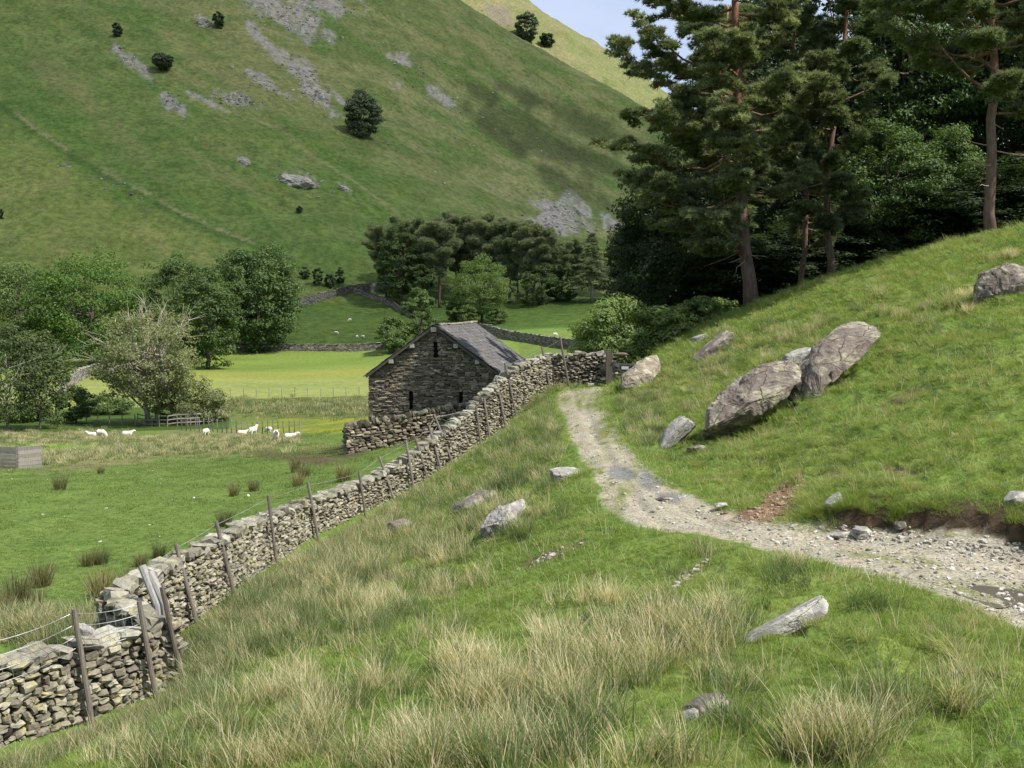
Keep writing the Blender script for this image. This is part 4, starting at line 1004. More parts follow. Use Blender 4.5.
scatter_stones(220, pick_soil, 'soil_stones', mat_stone('red_stone', [(0, (.17, .10, .06)), (.7, (.30, .20, .13)), (1, (.45, .40, .33))], None, .6, 20, .01), .015, .06, 4)
def pick_scr(r, n):
    k = r.integers(0, 3, n); cx = np.array([550, 692, 705])[k]; cy = np.array([556, 573, 705])[k]; t = r.normal(0, 1, n); return cx + t * np.array([17, 11, 10])[k], cy - t * np.array([8, 9, 6])[k] + r.normal(0, 2.0, n)
scatter_stones(160, pick_scr, 'scrape_stones', M_chip, .015, .07, 5)
def pick_edge(r, n): x = r.uniform(820, 1024, n); return x, 531 + (x - 820) * .10 + r.normal(0, 5, n)
scatter_stones(200, pick_edge, 'bank_foot_stones', M_chip, .012, .06, 6)
def pick_field(r, n): return r.uniform(5, 400, n), 445 + 150 * r.random(n) ** 1.5
scatter_stones(36, pick_field, 'scattered_pale_stones', mat_stone('pale_field_stone', [(0, (.4, .4, .37)), (1, (.55, .55, .52))], None, .6), .03, .07, 8)
# puddle in the right-hand wheel track
def build_puddle():
    n = 40; an = np.arange(n) * 2 * np.pi / n; rr = 1 + .22 * np.sin(3 * an + 1) + .12 * np.sin(5 * an)
    px = 1002 + 46 * rr * np.cos(an); py = 598 + 10 * rr * np.sin(an) + 3 * np.cos(an)
    c = hit1(1002, 598); P = at_z(px, py, c[2] + .006)
    V = np.concatenate([[[P[:, 0].mean(), P[:, 1].mean(), P[:, 2].mean()]], P]); T = [[0, i + 1, (i + 1) % n + 1] for i in range(n)]
    m, nt = new_mat('puddle_water'); b = finish(nt, (.10, .09, .075), .12, bump(nt, noise(nt, objco(nt), 5, 3), .05, .02), .5)
    o = obj('puddle', mesh_np('puddle', V, [np.array(T)], m)); tag(o, kind='structure')
build_puddle()
# ================================================================== TREES
def rot_frames(N):
    N = N / (np.linalg.norm(N, axis=1)[:, None] + 1e-9)
    a = np.where(np.abs(N[:, 2:3]) < .9, np.array([[0, 0, 1.0]]), np.array([[1.0, 0, 0]]))
    X = np.cross(N, a); X /= np.linalg.norm(X, axis=1)[:, None] + 1e-9
    return X, np.cross(N, X), N
def leaves(C, N, size, r, tint, aspect=.55):
    """diamond leaves: four corners, folded along the middle"""
    n = len(C); X, Y, Nn = rot_frames(N); th = r.uniform(0, 2 * np.pi, n)[:, None]
    A = X * np.cos(th) + Y * np.sin(th); B = np.cross(Nn, A); s = (size * r.uniform(.65, 1.35, n))[:, None]
    V = np.stack([C - A * s, C + B * s * aspect + Nn * s * .18, C + A * s, C - B * s * aspect + Nn * s * .18], 1).reshape(-1, 3)
    F = np.arange(4 * n).reshape(n, 4)
    return V, F, np.repeat(tint, 4)
def sph(r, n):
    v = r.normal(size=(n, 3)); return v / np.linalg.norm(v, axis=1)[:, None]

def make_broadleaf(name, H, Rx, seed, leaf_mat, bark, n_clump=90, per=60, leaf=.3, base=.15, clump_r=.22, gap=.0, trunk_r=None, multi=1, shape=1.0, twig=0, Ry=None, flat=.6, droop=0.0, low_skirt=True):
    """tapered trunk and limbs; crown of leaf clumps spread through an uneven volume"""
    r = np.random.default_rng(seed); Ry = Ry or Rx; trunk_r = trunk_r or H * .022
    zc = H * (base + (1 - base) * .5); rz = H * (1 - base) * .5
    d = sph(r, n_clump * 3); rad = r.uniform(.35, 1.0, len(d)) ** .45
    lob = np.random.default_rng(seed + 1).normal(size=(9, 3)); lob /= np.linalg.norm(lob, axis=1)[:, None]
    un = .80 + .28 * np.clip((d @ lob.T).max(1) - .55, 0, 1) / .45 + r.normal(0, .04, len(d))
    P = d * (rad * un)[:, None]
    w = np.where(P[:, 2] < 0, 1.0 + .15 * P[:, 2] * (1 if low_skirt else -1.8), (1 - np.clip(P[:, 2], 0, 1) ** 2 * (shape - .6) * .5))
    P = P * np.stack([w * Rx, w * Ry, np.full(len(P), rz)], 1)
    P = P[:n_clump] + [0, 0, zc]
    cr = clump_r * Rx * r.uniform(.7, 1.35, len(P))
    root = bpy.data.objects.new(name, None); COL.objects.link(root); root.empty_display_size = .2
    mb = MB()
    limbs = []
    for k in range(multi):
        bx, by = (r.normal(0, trunk_r * 1.5, 2) if multi > 1 else (0, 0)); lean = r.normal(0, .05, 2) * H
        n = 7; t = np.linspace(0, 1, n); Pt = np.stack([bx + lean[0] * t + r.normal(0, .008 * H, n) * (t > 0), by + lean[1] * t + r.normal(0, .008 * H, n) * (t > 0), -.03 * H + t * (zc + rz * .35 + .03 * H)], 1)
        mb.tube(Pt, trunk_r * (1.25 - t * .95) * (1 if multi == 1 else .7), 8); limbs.append(Pt)
    sel = r.permutation(len(P))[:min(len(P), 26 + twig)]
    for j, i in enumerate(sel):
        tr = limbs[j % multi]; k0 = r.uniform(.22, .85); f = k0 * (len(tr) - 1); a = tr[int(f)] + (tr[min(int(f) + 1, len(tr) - 1)] - tr[int(f)]) * (f - int(f))
        if a[2] > P[i, 2] + .1 * H: a = tr[1] + (tr[3] - tr[1]) * r.random()
        b = P[i]; m = (a + b) / 2 + np.array([0, 0, -.02 * H]) + r.normal(0, .02 * H, 3); t = np.linspace(0, 1, 6)[:, None]
        mb.tube((1 - t) ** 2 * a + 2 * t * (1 - t) * m + t * t * b, trunk_r * np.linspace(.38, .06, 6), 5, cap=False)
    mb.build('trunk', bark, root, True)
    # leaves
    n = n_clump * per; ci = np.repeat(np.arange(len(P)), per)[:n]
    dd = sph(r, len(ci)); dd[:, 2] = np.where(dd[:, 2] < 0, dd[:, 2] * .6, dd[:, 2])
    rr = r.uniform(.25, 1, len(ci)) ** .5
    off_ = dd * (cr[ci] * rr)[:, None] * [1, 1, flat]
    if droop: off_[:, 2] -= droop * rr * cr[ci]
    Cn = P[ci] + off_
    Nn = dd * .9 + np.array([0, 0, .55]) + r.normal(0, .45, (len(ci), 3)) + (P[ci] - [0, 0, zc]) / Rx * .3
    tint = np.clip(.5 + r.normal(0, .16, len(P))[ci] + r.normal(0, .14, len(ci)), 0, 1)
    V, F, A = leaves(Cn, Nn, np.full(len(ci), leaf), r, tint)
    obj('crown', mesh_np('crown', V, [F], leaf_mat, {'tint': A}), root)
    return root

def needle_tufts(C, D, r, L=.2, w=.022, k=9, tint=None):
    """starbursts of needles about direction D"""
    n = len(C); X, Y, Z_ = rot_frames(D); an = r.uniform(0, 6.28, (n, k)); el = r.uniform(.25, 1.45, (n, k))
    dirs = (X[:, None] * np.cos(an)[..., None] + Y[:, None] * np.sin(an)[..., None]) * np.sin(el)[..., None] + Z_[:, None] * np.cos(el)[..., None]
    side = np.cross(dirs, r.normal(size=(n, k, 3))); side /= np.linalg.norm(side, axis=2, keepdims=True) + 1e-9
    ll = L * r.uniform(.7, 1.3, (n, k, 1)); c = C[:, None]
    V = np.stack([c - side * w, c + side * w, c + dirs * ll], 2).reshape(-1, 3)
    F = np.arange(n * k * 3).reshape(-1, 3)
    return V, F, np.repeat(tint if tint is not None else r.uniform(0, 1, n), k * 3)

def make_pine(name, H, seed, leaf_mat, bark, trunk_r=.28, first=.18, spread=4.0, n_limb=34, lean=(0, 0), limbs=None, dead=8, pads=4, per=46, L=.2, w=.022, fork=None, top_flat=False, pad_r=.55, bare_to=.0, k=9, tw_pads=2, pad_z=.48):
    r = np.random.default_rng(seed); root = bpy.data.objects.new(name, None); COL.objects.link(root); root.empty_display_size = .2
    mb = MB(); t = np.linspace(0, 1, 14)
    Pt = np.stack([lean[0] * t ** 1.5 + np.cumsum(r.normal(0, .006 * H, 14)) * (t > 0.05), lean[1] * t ** 1.5 + np.cumsum(r.normal(0, .006 * H, 14)) * (t > 0.05), -.25 + t * (H + .25)], 1)
    tr_r = trunk_r * (1.12 - t) ** .75 * np.where(t < .04, 1.25, 1)
    mb.tube(Pt, np.maximum(tr_r, .03), 10, np.concatenate([np.repeat(np.where(t < .35, .45, np.clip(.45 - (t - .35) * 1.6, .12, 1)), 10), [.45, .2]]))
    def trunk_at(z): return np.array([np.interp(z, Pt[:, 2], Pt[:, i]) for i in range(3)]), np.interp(z, Pt[:, 2], tr_r)
    spec = []
    ga = r.uniform(0, 6.28)
    for i in range(n_limb):
        f = first + (1 - first) * (i + r.uniform(0, .8)) / n_limb; ga += 2.4 + r.normal(0, .3)
        prof = (math.sin(min(1, (f - first) / (1 - first) * 1.25 + .22) * math.pi * .80) ** .7) if not top_flat else (.35 + .65 * sstep(first, .8, np.array(f))) * (1 if f < .88 else .8)
        spec.append((f * H * .97, ga, spread * float(prof) * r.uniform(.6, 1.1), r.uniform(.0, .35) + (.35 if f > .8 else 0), False))
    for l_ in (limbs or []): spec.append((l_[0], l_[1], l_[2], l_[3], len(l_) > 4 and l_[4]))
    PC = []; PD = []; PR = []
    for (z, a_, ln, rise, bare) in spec:
        if ln < .3: continue
        b, br = trunk_at(min(z, H * .97)); n = 8; s = np.linspace(0, 1, n)
        dirv = np.array([math.cos(a_), math.sin(a_), 0]); sdv = np.array([-dirv[1], dirv[0], 0])
        curve = rise * s * ln + .12 * ln * (s ** 2) - .18 * ln * np.sin(s * np.pi) * r.uniform(.2, 1); wob = np.cumsum(r.normal(0, .035, n)) * ln * (s > 0)
        Pl = b + s[:, None] * ln * dirv + sdv * wob[:, None] + np.array([0, 0, 1]) * (curve + np.cumsum(r.normal(0, .02, n)) * ln * (s > 0))[:, None]
        r0 = min(br * .5, .018 + ln * .016); mb.tube(Pl, np.linspace(r0, .015, n), 6, np.repeat(np.linspace(.2, .85, n), 6), cap=False)
        nt_ = int(5 + ln * 2.8)
        for j in range(nt_):
            u = r.uniform(.3, 1.0); f = u * (n - 1); i0 = min(int(f), n - 2); p = Pl[i0] + (Pl[i0 + 1] - Pl[i0]) * (f - i0)
            side = (1 if j % 2 else -1) * r.uniform(.4, 1.2); dv = dirv * math.cos(side) + sdv * math.sin(side); l2 = ln * r.uniform(.12, .30) * (1.2 - u * .4)
            e = p + dv * l2 + np.array([0, 0, l2 * r.uniform(-.1, .45)]); mid = (p + e) / 2 + r.normal(0, .06 * l2, 3) - [0, 0, .05 * l2]
            mb.tube([p, mid, e], [.016, .012, .007], 4, .8, cap=False)
            if not bare:
                for q in range(tw_pads): PC.append(mid + (e - mid) * r.uniform(.1, 1.2) + r.normal(0, .1, 3)); PD.append(dv + [0, 0, .6]); PR.append(pad_r * r.uniform(.6, 1.2))
        if not bare:
            for q in range(pads): u = r.uniform(.55, 1.05); PC.append(b + (Pl[-1] - b) * u + r.normal(0, .15, 3) + [0, 0, .08]); PD.append(dirv + [0, 0, .7]); PR.append(pad_r * r.uniform(.7, 1.3))
    for i in range(dead):
        z = r.uniform(.08, .6) * H; b, br = trunk_at(z); a_ = r.uniform(0, 6.28); ln = r.uniform(.5, 1.8); s = np.linspace(0, 1, 5); dv = np.array([math.cos(a_), math.sin(a_), r.uniform(-.4, .25)])
        mb.tube(b + s[:, None] * ln * dv + np.cumsum(r.normal(0, .05, (5, 3)), 0) * ln * s[:, None], np.linspace(.03, .008, 5), 5, .95, cap=False)
    mb.build('trunk', bark, root, True)
    PC = np.array(PC); PD = np.array(PD); PR = np.array(PR)
    ci = np.repeat(np.arange(len(PC)), per); d = sph(r, len(ci)); rr = r.uniform(.1, 1, len(ci)) ** .6
    Cn = PC[ci] + d * (PR[ci] * rr)[:, None] * [1, 1, pad_z]; Dn = PD[ci] * .6 + d * .5 + [0, 0, .35]
    tint = np.clip(.45 + r.normal(0, .18, len(PC))[ci] + r.normal(0, .14, len(ci)), 0, 1)
    V, F, A = needle_tufts(Cn, Dn, r, L, w, k, tint)
    obj('crown', mesh_np('crown', V, [F], leaf_mat, {'tint': A}), root)
    return root
def make_spruce(name, H, Rb, seed, leaf_mat, bark, base=.2, n_w=22, per=30, L=.5, w=.09):
    r = np.random.default_rng(seed); root = bpy.data.objects.new(name, None); COL.objects.link(root); root.empty_display_size = .2
    mb = MB(); t = np.linspace(0, 1, 8); mb.tube(np.stack([0 * t, 0 * t, -.3 + t * (H + .3)], 1), np.maximum(H * .016 * (1.1 - t), .03), 7, .5)
    C_ = []; D_ = []
    for i in range(n_w):
        f = base + (1 - base) * i / n_w; Rr = Rb * (1 - f) / (1 - base) ** 1 * r.uniform(.75, 1.15) + .15
        for j in range(max(4, int(9 * (1 - f) + 3))):
            a_ = r.uniform(0, 6.28); dv = np.array([math.cos(a_), math.sin(a_), -.25]); b = np.array([0, 0, f * H]); e = b + dv * Rr * r.uniform(.7, 1.1)
            mb.tube([b, e], [.05, .02], 4, .5, cap=False)
            u = r.uniform(.15, 1, per)[:, None]; C_.append(b + (e - b) * u + r.normal(0, .12 * Rr * .5 + .05, (per, 3)) * [1, 1, .5]); D_.append(np.tile(dv + [0, 0, .1], (per, 1)) + r.normal(0, .5, (per, 3)))
    mb.build('trunk', bark, root, True)
    C_ = np.concatenate(C_); D_ = np.concatenate(D_)
    V, F, A = needle_tufts(C_, D_, r, L, w, 5, np.clip(.5 + r.normal(0, .2, len(C_)), 0, 1)); obj('crown', mesh_np('crown', V, [F], leaf_mat, {'tint': A}), root)
    return root
_first = {}
def plant(proto, p, label, cat='tree', group=None, scale=1.0, rz=0.0, sink=.0):
    o = proto if proto.name not in _first else copy_tree(proto)
    _first[proto.name] = 1
    o.location = (p[0], p[1], p[2] - sink); o.rotation_euler = (0, 0, rz); o.scale = (scale, scale, scale) if np.isscalar(scale) else scale
    return tag(o, label, cat, group)

BK_pine = mat_bark('pine_bark', (.075, .052, .042), (.20, .14, .115), 7); BK_dark = mat_bark('dark_bark', (.045, .04, .032), (.13, .115, .095), 8); BK_ash = mat_bark('ash_bark', (.15, .14, .12), (.34, .32, .28), 8); BK_birch = mat_bark('birch_bark', (.14, .135, .125), (.36, .35, .33), 5)
L_pine = mat_leaf('pine_needles', (.062, .080, .044), (.31, .345, .20), .3, .6, .2)
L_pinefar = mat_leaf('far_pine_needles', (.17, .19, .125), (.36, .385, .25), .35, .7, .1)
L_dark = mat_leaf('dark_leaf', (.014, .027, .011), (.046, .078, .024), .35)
L_syc = mat_leaf('sycamore_leaf', (.036, .080, .018), (.135, .225, .044), .35)
L_oak = mat_leaf('oak_leaf', (.055, .098, .028), (.115, .175, .050), .3)
L_oakd = mat_leaf('dark_oak_leaf', (.026, .048, .019), (.070, .108, .036), .3)
L_valley = mat_leaf('valley_leaf', (.046, .082, .026), (.135, .195, .058), .35)
L_bush = mat_leaf('bush_leaf', (.15, .215, .07), (.30, .37, .15), .45)
L_ash = mat_leaf('ash_leaf', (.14, .165, .075), (.29, .30, .16), .4)
L_pale = mat_leaf('pale_leaf', (.11, .17, .05), (.23, .30, .11), .4)
L_birch = mat_leaf('birch_leaf', (.045, .075, .024), (.100, .130, .050), .35)
L_yew = mat_leaf('yew_needles', (.040, .060, .032), (.090, .120, .058), .15)

def px_tree(kind, px, py_base, Y, top, width, **kw):
    """size in metres from the height and width seen at that distance"""
    return (py_base - top) * Y / FPX, width * Y / FPX / 2
# ---- wood on the right
G_w = 'trees of the dark wood on the right'
pA = ground(752, 51)
A_ = make_pine('scots_pine', 19.5, 301, L_pine, BK_pine, .30, .28, 4.3, 36, (-.15, .3), limbs=[
    (12.6, math.pi * .98, 6.3, .50), (11.2, math.pi * 1.05, 4.6, .20), (9.6, math.pi * 1.02, 5.6, .28), (8.8, math.pi * .9, 5.0, .0), (8.2, math.pi * 1.15, 4.6, .05), (7.0, math.pi * 1.0, 5.4, -.05), (6.3, math.pi * 1.12, 4.4, -.12),
    (5.3, math.pi * 1.03, 4.4, -.18), (4.4, math.pi * .94, 3.6, -.25), (3.5, math.pi * 1.1, 2.6, -.15, True), (2.8, math.pi * 1.02, 2.3, -.05), (4.6, math.pi * 1.25, 3.4, -.2), (3.9, math.pi * 1.3, 2.6, -.25), (3.2, math.pi * 1.2, 2.4, -.3), (5.8, math.pi * 1.4, 3.2, -.05), (7.6, math.pi * 1.45, 3.4, .1), (9.0, math.pi * 1.6, 3.2, .1), (10.6, math.pi * 1.35, 3.6, .15)], dead=34, per=30, pads=2, pad_r=.41, pad_z=.32, w=.019, L=.19, k=12)
plant(A_, pA, 'great Scots pine with reddish limbs reaching left, foremost on the crest of the bank', group=G_w)
B_ = make_pine('scots_pine', 17.5, 302, L_pine, BK_pine, .17, .30, 2.5, 30, (.2, .2), dead=22, per=30, pads=2, limbs=[(3.6, math.pi * 1.2, 1.9, .0), (3.0, math.pi * 1.4, 1.7, -.1), (3.4, math.pi * 1.8, 1.8, .0), (4.4, math.pi * 1.5, 1.9, .0), (3.9, -.4, 1.5, .2)], pad_r=.37, pad_z=.32, w=.019, L=.19, k=12)
plant(B_, ground(832, 53), 'slender Scots pine with bare lower trunk right of the great pine', group=G_w)
plant(B_, ground(800, 54.5), 'thin pine close beside the slender Scots pine, its trunk partly hidden', group=G_w, scale=(.8, .8, .92), rz=2.1)
C_ = make_pine('scots_pine', 15.5, 303, L_pine, BK_pine, .20, .42, 3.6, 26, (.1, .0), dead=18, per=30, pads=2, limbs=[(5.6, math.pi * .93, 3.4, 1.1, True), (6.4, math.pi * 1.2, 2.6, .6, True), (7.2, math.pi * 1.0, 4.6, .45), (5.0, .1, 2.6, .25), (5.2, math.pi * 1.5, 2.2, .2), (9, math.pi, 4.4, .2), (10, math.pi * 1.1, 4.8, .2)], pad_r=.40, pad_z=.32, w=.019, L=.19, k=12)
plant(C_, ground(992, 44), 'Scots pine with a forked pale trunk at the right of the wood', group=G_w)
plant(C_, ground(1062, 46), 'Scots pine at the right edge, only its branches reaching into the picture', group=G_w, rz=1.7)
plant(B_, ground(720, 62), 'pine behind the great Scots pine, its dark top filling the gap to its left', group=G_w, scale=(1.2, 1.2, 1.02), rz=4)
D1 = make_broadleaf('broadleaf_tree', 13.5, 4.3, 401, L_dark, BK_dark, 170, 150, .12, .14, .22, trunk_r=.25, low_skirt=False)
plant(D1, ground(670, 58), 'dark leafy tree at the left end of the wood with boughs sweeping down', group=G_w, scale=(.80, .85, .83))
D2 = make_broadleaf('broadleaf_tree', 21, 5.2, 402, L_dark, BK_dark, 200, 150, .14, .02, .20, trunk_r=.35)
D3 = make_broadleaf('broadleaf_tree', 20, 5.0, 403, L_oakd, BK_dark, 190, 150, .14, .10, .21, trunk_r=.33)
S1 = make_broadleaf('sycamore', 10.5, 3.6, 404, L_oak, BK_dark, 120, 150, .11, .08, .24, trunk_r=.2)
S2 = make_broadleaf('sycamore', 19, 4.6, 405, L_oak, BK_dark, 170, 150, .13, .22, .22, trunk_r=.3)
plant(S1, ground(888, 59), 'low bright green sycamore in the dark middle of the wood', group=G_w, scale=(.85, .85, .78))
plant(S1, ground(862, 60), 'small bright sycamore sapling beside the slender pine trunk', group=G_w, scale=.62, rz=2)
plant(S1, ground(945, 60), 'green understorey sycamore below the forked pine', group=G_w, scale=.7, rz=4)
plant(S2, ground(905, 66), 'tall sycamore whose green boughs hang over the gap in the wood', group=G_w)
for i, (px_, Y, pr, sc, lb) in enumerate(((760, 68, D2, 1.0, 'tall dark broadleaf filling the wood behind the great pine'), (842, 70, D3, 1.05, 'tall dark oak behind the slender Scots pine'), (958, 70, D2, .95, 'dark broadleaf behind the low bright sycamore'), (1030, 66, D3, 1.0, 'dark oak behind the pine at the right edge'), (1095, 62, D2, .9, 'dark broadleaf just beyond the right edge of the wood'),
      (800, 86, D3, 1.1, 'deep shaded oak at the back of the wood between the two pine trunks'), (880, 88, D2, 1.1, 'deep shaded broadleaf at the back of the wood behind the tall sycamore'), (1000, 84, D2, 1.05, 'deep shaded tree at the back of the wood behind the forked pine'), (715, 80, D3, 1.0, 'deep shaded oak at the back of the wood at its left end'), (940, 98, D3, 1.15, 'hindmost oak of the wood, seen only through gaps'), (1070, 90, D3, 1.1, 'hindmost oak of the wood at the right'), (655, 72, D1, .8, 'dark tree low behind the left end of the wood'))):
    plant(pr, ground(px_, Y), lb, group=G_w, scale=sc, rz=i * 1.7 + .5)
BK_t = mat_bark('shaded_bark', (.07, .06, .05), (.17, .145, .12), 8)
U1 = make_broadleaf('shrub', 1.9, 1.5, 410, L_pale, BK_dark, 50, 60, .10, .05, .3, trunk_r=.04, multi=3)
for i, (px_, Y, sc, lb) in enumerate(((702, 51, .75, 'small pale leafed shrub below the dark tree at the left end of the wood'), (682, 52, .8, 'pale leafed shrub in the grass left of the rocks under the pine'), (722, 53, .6, 'little shrub growing between the pale rock ledge and the wood'), (662, 50, .9, 'pale shrub above the tan topped boulder by the gate'))):
    plant(U1, ground(px_, Y), lb, 'shrub', 'shrubs at the foot of the wood', sc, i * 2.0)
for i, (px_, Y, sx, sz, lb) in enumerate(((742, 60, 1.0, .42, 'dark undergrowth bush behind the great pine trunk'), (775, 60, .9, .36, 'dark undergrowth bush between the great pine and the slender pine'), (812, 60, .9, .38, 'dark undergrowth bush behind the two slim pine trunks'), (850, 62, 1.0, .4, 'dark undergrowth bush right of the slender pine trunk'), (930, 62, 1.0, .42, 'dark undergrowth bush left of the forked pine'), (975, 58, .9, .35, 'dark undergrowth bush just behind the forked pine trunk'), (1020, 58, .9, .38, 'dark undergrowth bush at the right edge of the wood'))):
    plant(D1, ground(px_, Y), lb, 'bush', 'undergrowth bushes in the wood', (sx, sx, sz), i * 2.3, .6)
# ---- bush behind the wall by the gate
h_, w_ = px_tree('', 615, 385, 50, 303, 90)
plant(make_broadleaf('willow_bush', h_, w_, 420, L_bush, BK_ash, 150, 170, .065, .0, .26, trunk_r=.06, multi=4), ground(614, 50), 'big pale green bush behind the wall and gate', 'bush')
# ---- valley trees
G_v = 'tall broadleaf trees at the back of the valley'
def vt(name, px_, pb, Y, top, width, seed, lm, label, group=G_v, n=170, per=80, leaf=None, bark=BK_dark, **kw):
    h, w = px_tree('', px_, pb, Y, top, width); g_ = ground(px_, Y)
    pyg = project(g_)[1]; h = h + (float(pyg) - pb) * Y / FPX
    t = make_broadleaf(name, h, w, seed, lm, bark, n, per, leaf or max(.12, 1.35 * Y / FPX), **kw)
    return plant(t, g_, label, 'tree', group)
vt('sycamore', 20, 358, 262, 252, 118, 501, L_valley, 'dark spreading sycamore at the far left of the valley', base=.03, n=230)
vt('sycamore', 92, 357, 256, 250, 116, 502, L_syc, 'bright green sycamore with sunlit clumps, left of the half bare tree', base=.05, n=240)
vt('sycamore', -50, 358, 262, 262, 80, 503, L_valley, 'dark sycamore just outside the left edge')
vt('oak', 176, 356, 262, 256, 82, 504, L_valley, 'dark oak behind the top of the half bare tree', base=.03, n=200)
vt('oak', 207, 358, 246, 268, 74, 505, L_valley, 'dark drooping oak beside the dark end of the meadow', base=.02, n=200)
vt('oak', 254, 345, 290, 244, 94, 506, L_oak, 'large rounded oak on the slope left of the curving stone wall', base=.02, n=260, per=90)
vt('oak', 236, 340, 300, 248, 60, 507, L_valley, 'oak crown tucked behind the large rounded oak', base=.05)
G_m = None
vt('tree', 394, 350, 282, 316, 36, 510, L_oak, 'round green bush against the meadow wall left of the barn roof', None, 90, 80, .24, base=.0)
vt('tree', 419, 348, 286, 282, 34, 511, L_valley, 'narrow dark green tree behind the barn ridge', None, 90, 80, .26, base=.02, shape=2.2)
vt('tree', 482, 324, 325, 257, 64, 512, L_pale, 'pale green rounded tree right of the barn ridge', None, 150, 80, .30, base=.06)
vt('tree', 458, 322, 330, 284, 30, 513, L_oak, 'small green tree leaning against the pale rounded tree', None, 70, 70, .3, base=.0)
vt('shrub', 468, 326, 318, 303, 24, 514, L_pale, 'pale shrub in front of the small green tree', None, 40, 60, .28, base=.0)
vt('shrub', 497, 324, 318, 306, 22, 515, L_pale, 'low pale shrub at the foot of the pale rounded tree', None, 40, 60, .28, base=.0)
# ---- half bare ash, birch, bushes on the left
Ya = 118.0; ga_ = ground(138, Ya); ha = (float(project(ga_)[1]) - 297) * Ya / FPX
ash = make_broadleaf('ash_tree', ha * .93, 5.9, 520, L_ash, BK_ash, 200, 75, .14, .14, .18, trunk_r=.36, multi=2, twig=90, low_skirt=True)
plant(ash, ground(150, Ya), 'half bare ash tree with grey twigs and sparse yellow-green leaves', 'tree')
def bare_twigs(parent, h, w, seed, n=120):
    r = np.random.default_rng(seed); mb = MB()
    for i in range(n):
        b = np.array([r.normal(-.4, .35), r.normal(0, .35), h * r.uniform(.45, .7)]); a_ = r.normal(-.15, .5); L = (h - b[2]) * r.uniform(.65, 1.05); dv = np.array([math.sin(a_) , r.normal(0, .35), math.cos(a_)]); s = np.linspace(0, 1, 6)
        P = b + s[:, None] * L * dv + np.cumsum(r.normal(0, .035 * L, (6, 3)), 0) * (s[:, None] > 0); mb.tube(P, np.linspace(.045, .014, 6), 4, .8, cap=False)
        for q in range(11):
            u = r.integers(2, 6); d2 = dv + r.normal(0, .55, 3); l2 = L * r.uniform(.12, .3); m_ = P[u] + d2 * l2 * .5 + r.normal(0, .05, 3); mb.tube([P[u], m_, P[u] + d2 * l2], [.02, .015, .010], 3, .9, cap=False)
    mb.build('bare_branches', BK_ash, parent, True)
bare_twigs(ash, ha * .94, 4, 521, 26)
Yb_ = 108.0; g2 = ground(8, Yb_); hb = (float(project(g2)[1]) - 320) * Yb_ / FPX
plant(make_broadleaf('birch', hb, 4.6, 530, L_birch, BK_birch, 130, 70, .15, .12, .22, trunk_r=.15, multi=1, droop=.5, flat=.9), g2, 'grey-green birch with white trunk at the left edge', 'tree')
plant(make_broadleaf('birch', hb * .92, 3.2, 531, L_birch, BK_birch, 80, 70, .15, .10, .25, trunk_r=.10, droop=.5, flat=.9), ground(40, 112), 'slighter birch standing right of the white trunked birch', 'tree')
def bush(px_, Y, top, width, seed, lm, label, n=60):
    g_ = ground(px_, Y); h = (float(project(g_)[1]) - top) * Y / FPX
    plant(make_broadleaf('bush', h, width * Y / FPX / 2, seed, lm, BK_dark, n, 70, .14, .0, .3, trunk_r=.05, multi=3), g_, label, 'bush', 'bushes along the field fence')
bush(76, 120, 384, 36, 540, L_valley, 'dark rounded bush between the birches and the half bare tree'); bush(196, 120, 378, 52, 541, L_ash, 'yellow-green bush right of the half bare tree trunk', 70); bush(172, 124, 384, 46, 542, L_valley, 'dark bush at the foot of the half bare tree'); bush(108, 132, 396, 50, 543, L_valley, 'low dark bush on the bank left of the half bare tree'); bush(24, 122, 402, 50, 544, L_valley, 'low dark scrub under the birches')
bush(216, 122, 388, 40, 545, L_ash, 'thin leafy bush at the right end of the rail fence', 40)
# dead sapling at left
def dead_sapling():
    g_ = ground(56, 128); root = thing('dead_tree', g_, 'small leafless dead tree showing pale against the meadow', 'tree'); r = np.random.default_rng(9); mb = MB(); h = (float(project(g_)[1]) - 344) * 128 / FPX
    mb.tube(np.array([[0, 0, -.2], [.1, 0, h * .5], [0, .1, h]]), [.12, .08, .03], 6)
    for i in range(22):
        z = r.uniform(.45, .95) * h; a_ = r.uniform(0, 6.28); l = r.uniform(.5, 1.6); mb.tube(np.array([[0, 0, z], [math.cos(a_) * l * .5, math.sin(a_) * l * .5, z + l * .35], [math.cos(a_) * l, math.sin(a_) * l, z + l * .9]]), [.05, .035, .02], 4, cap=False)
    mb.build('trunk', BK_ash, root, True)
dead_sapling()
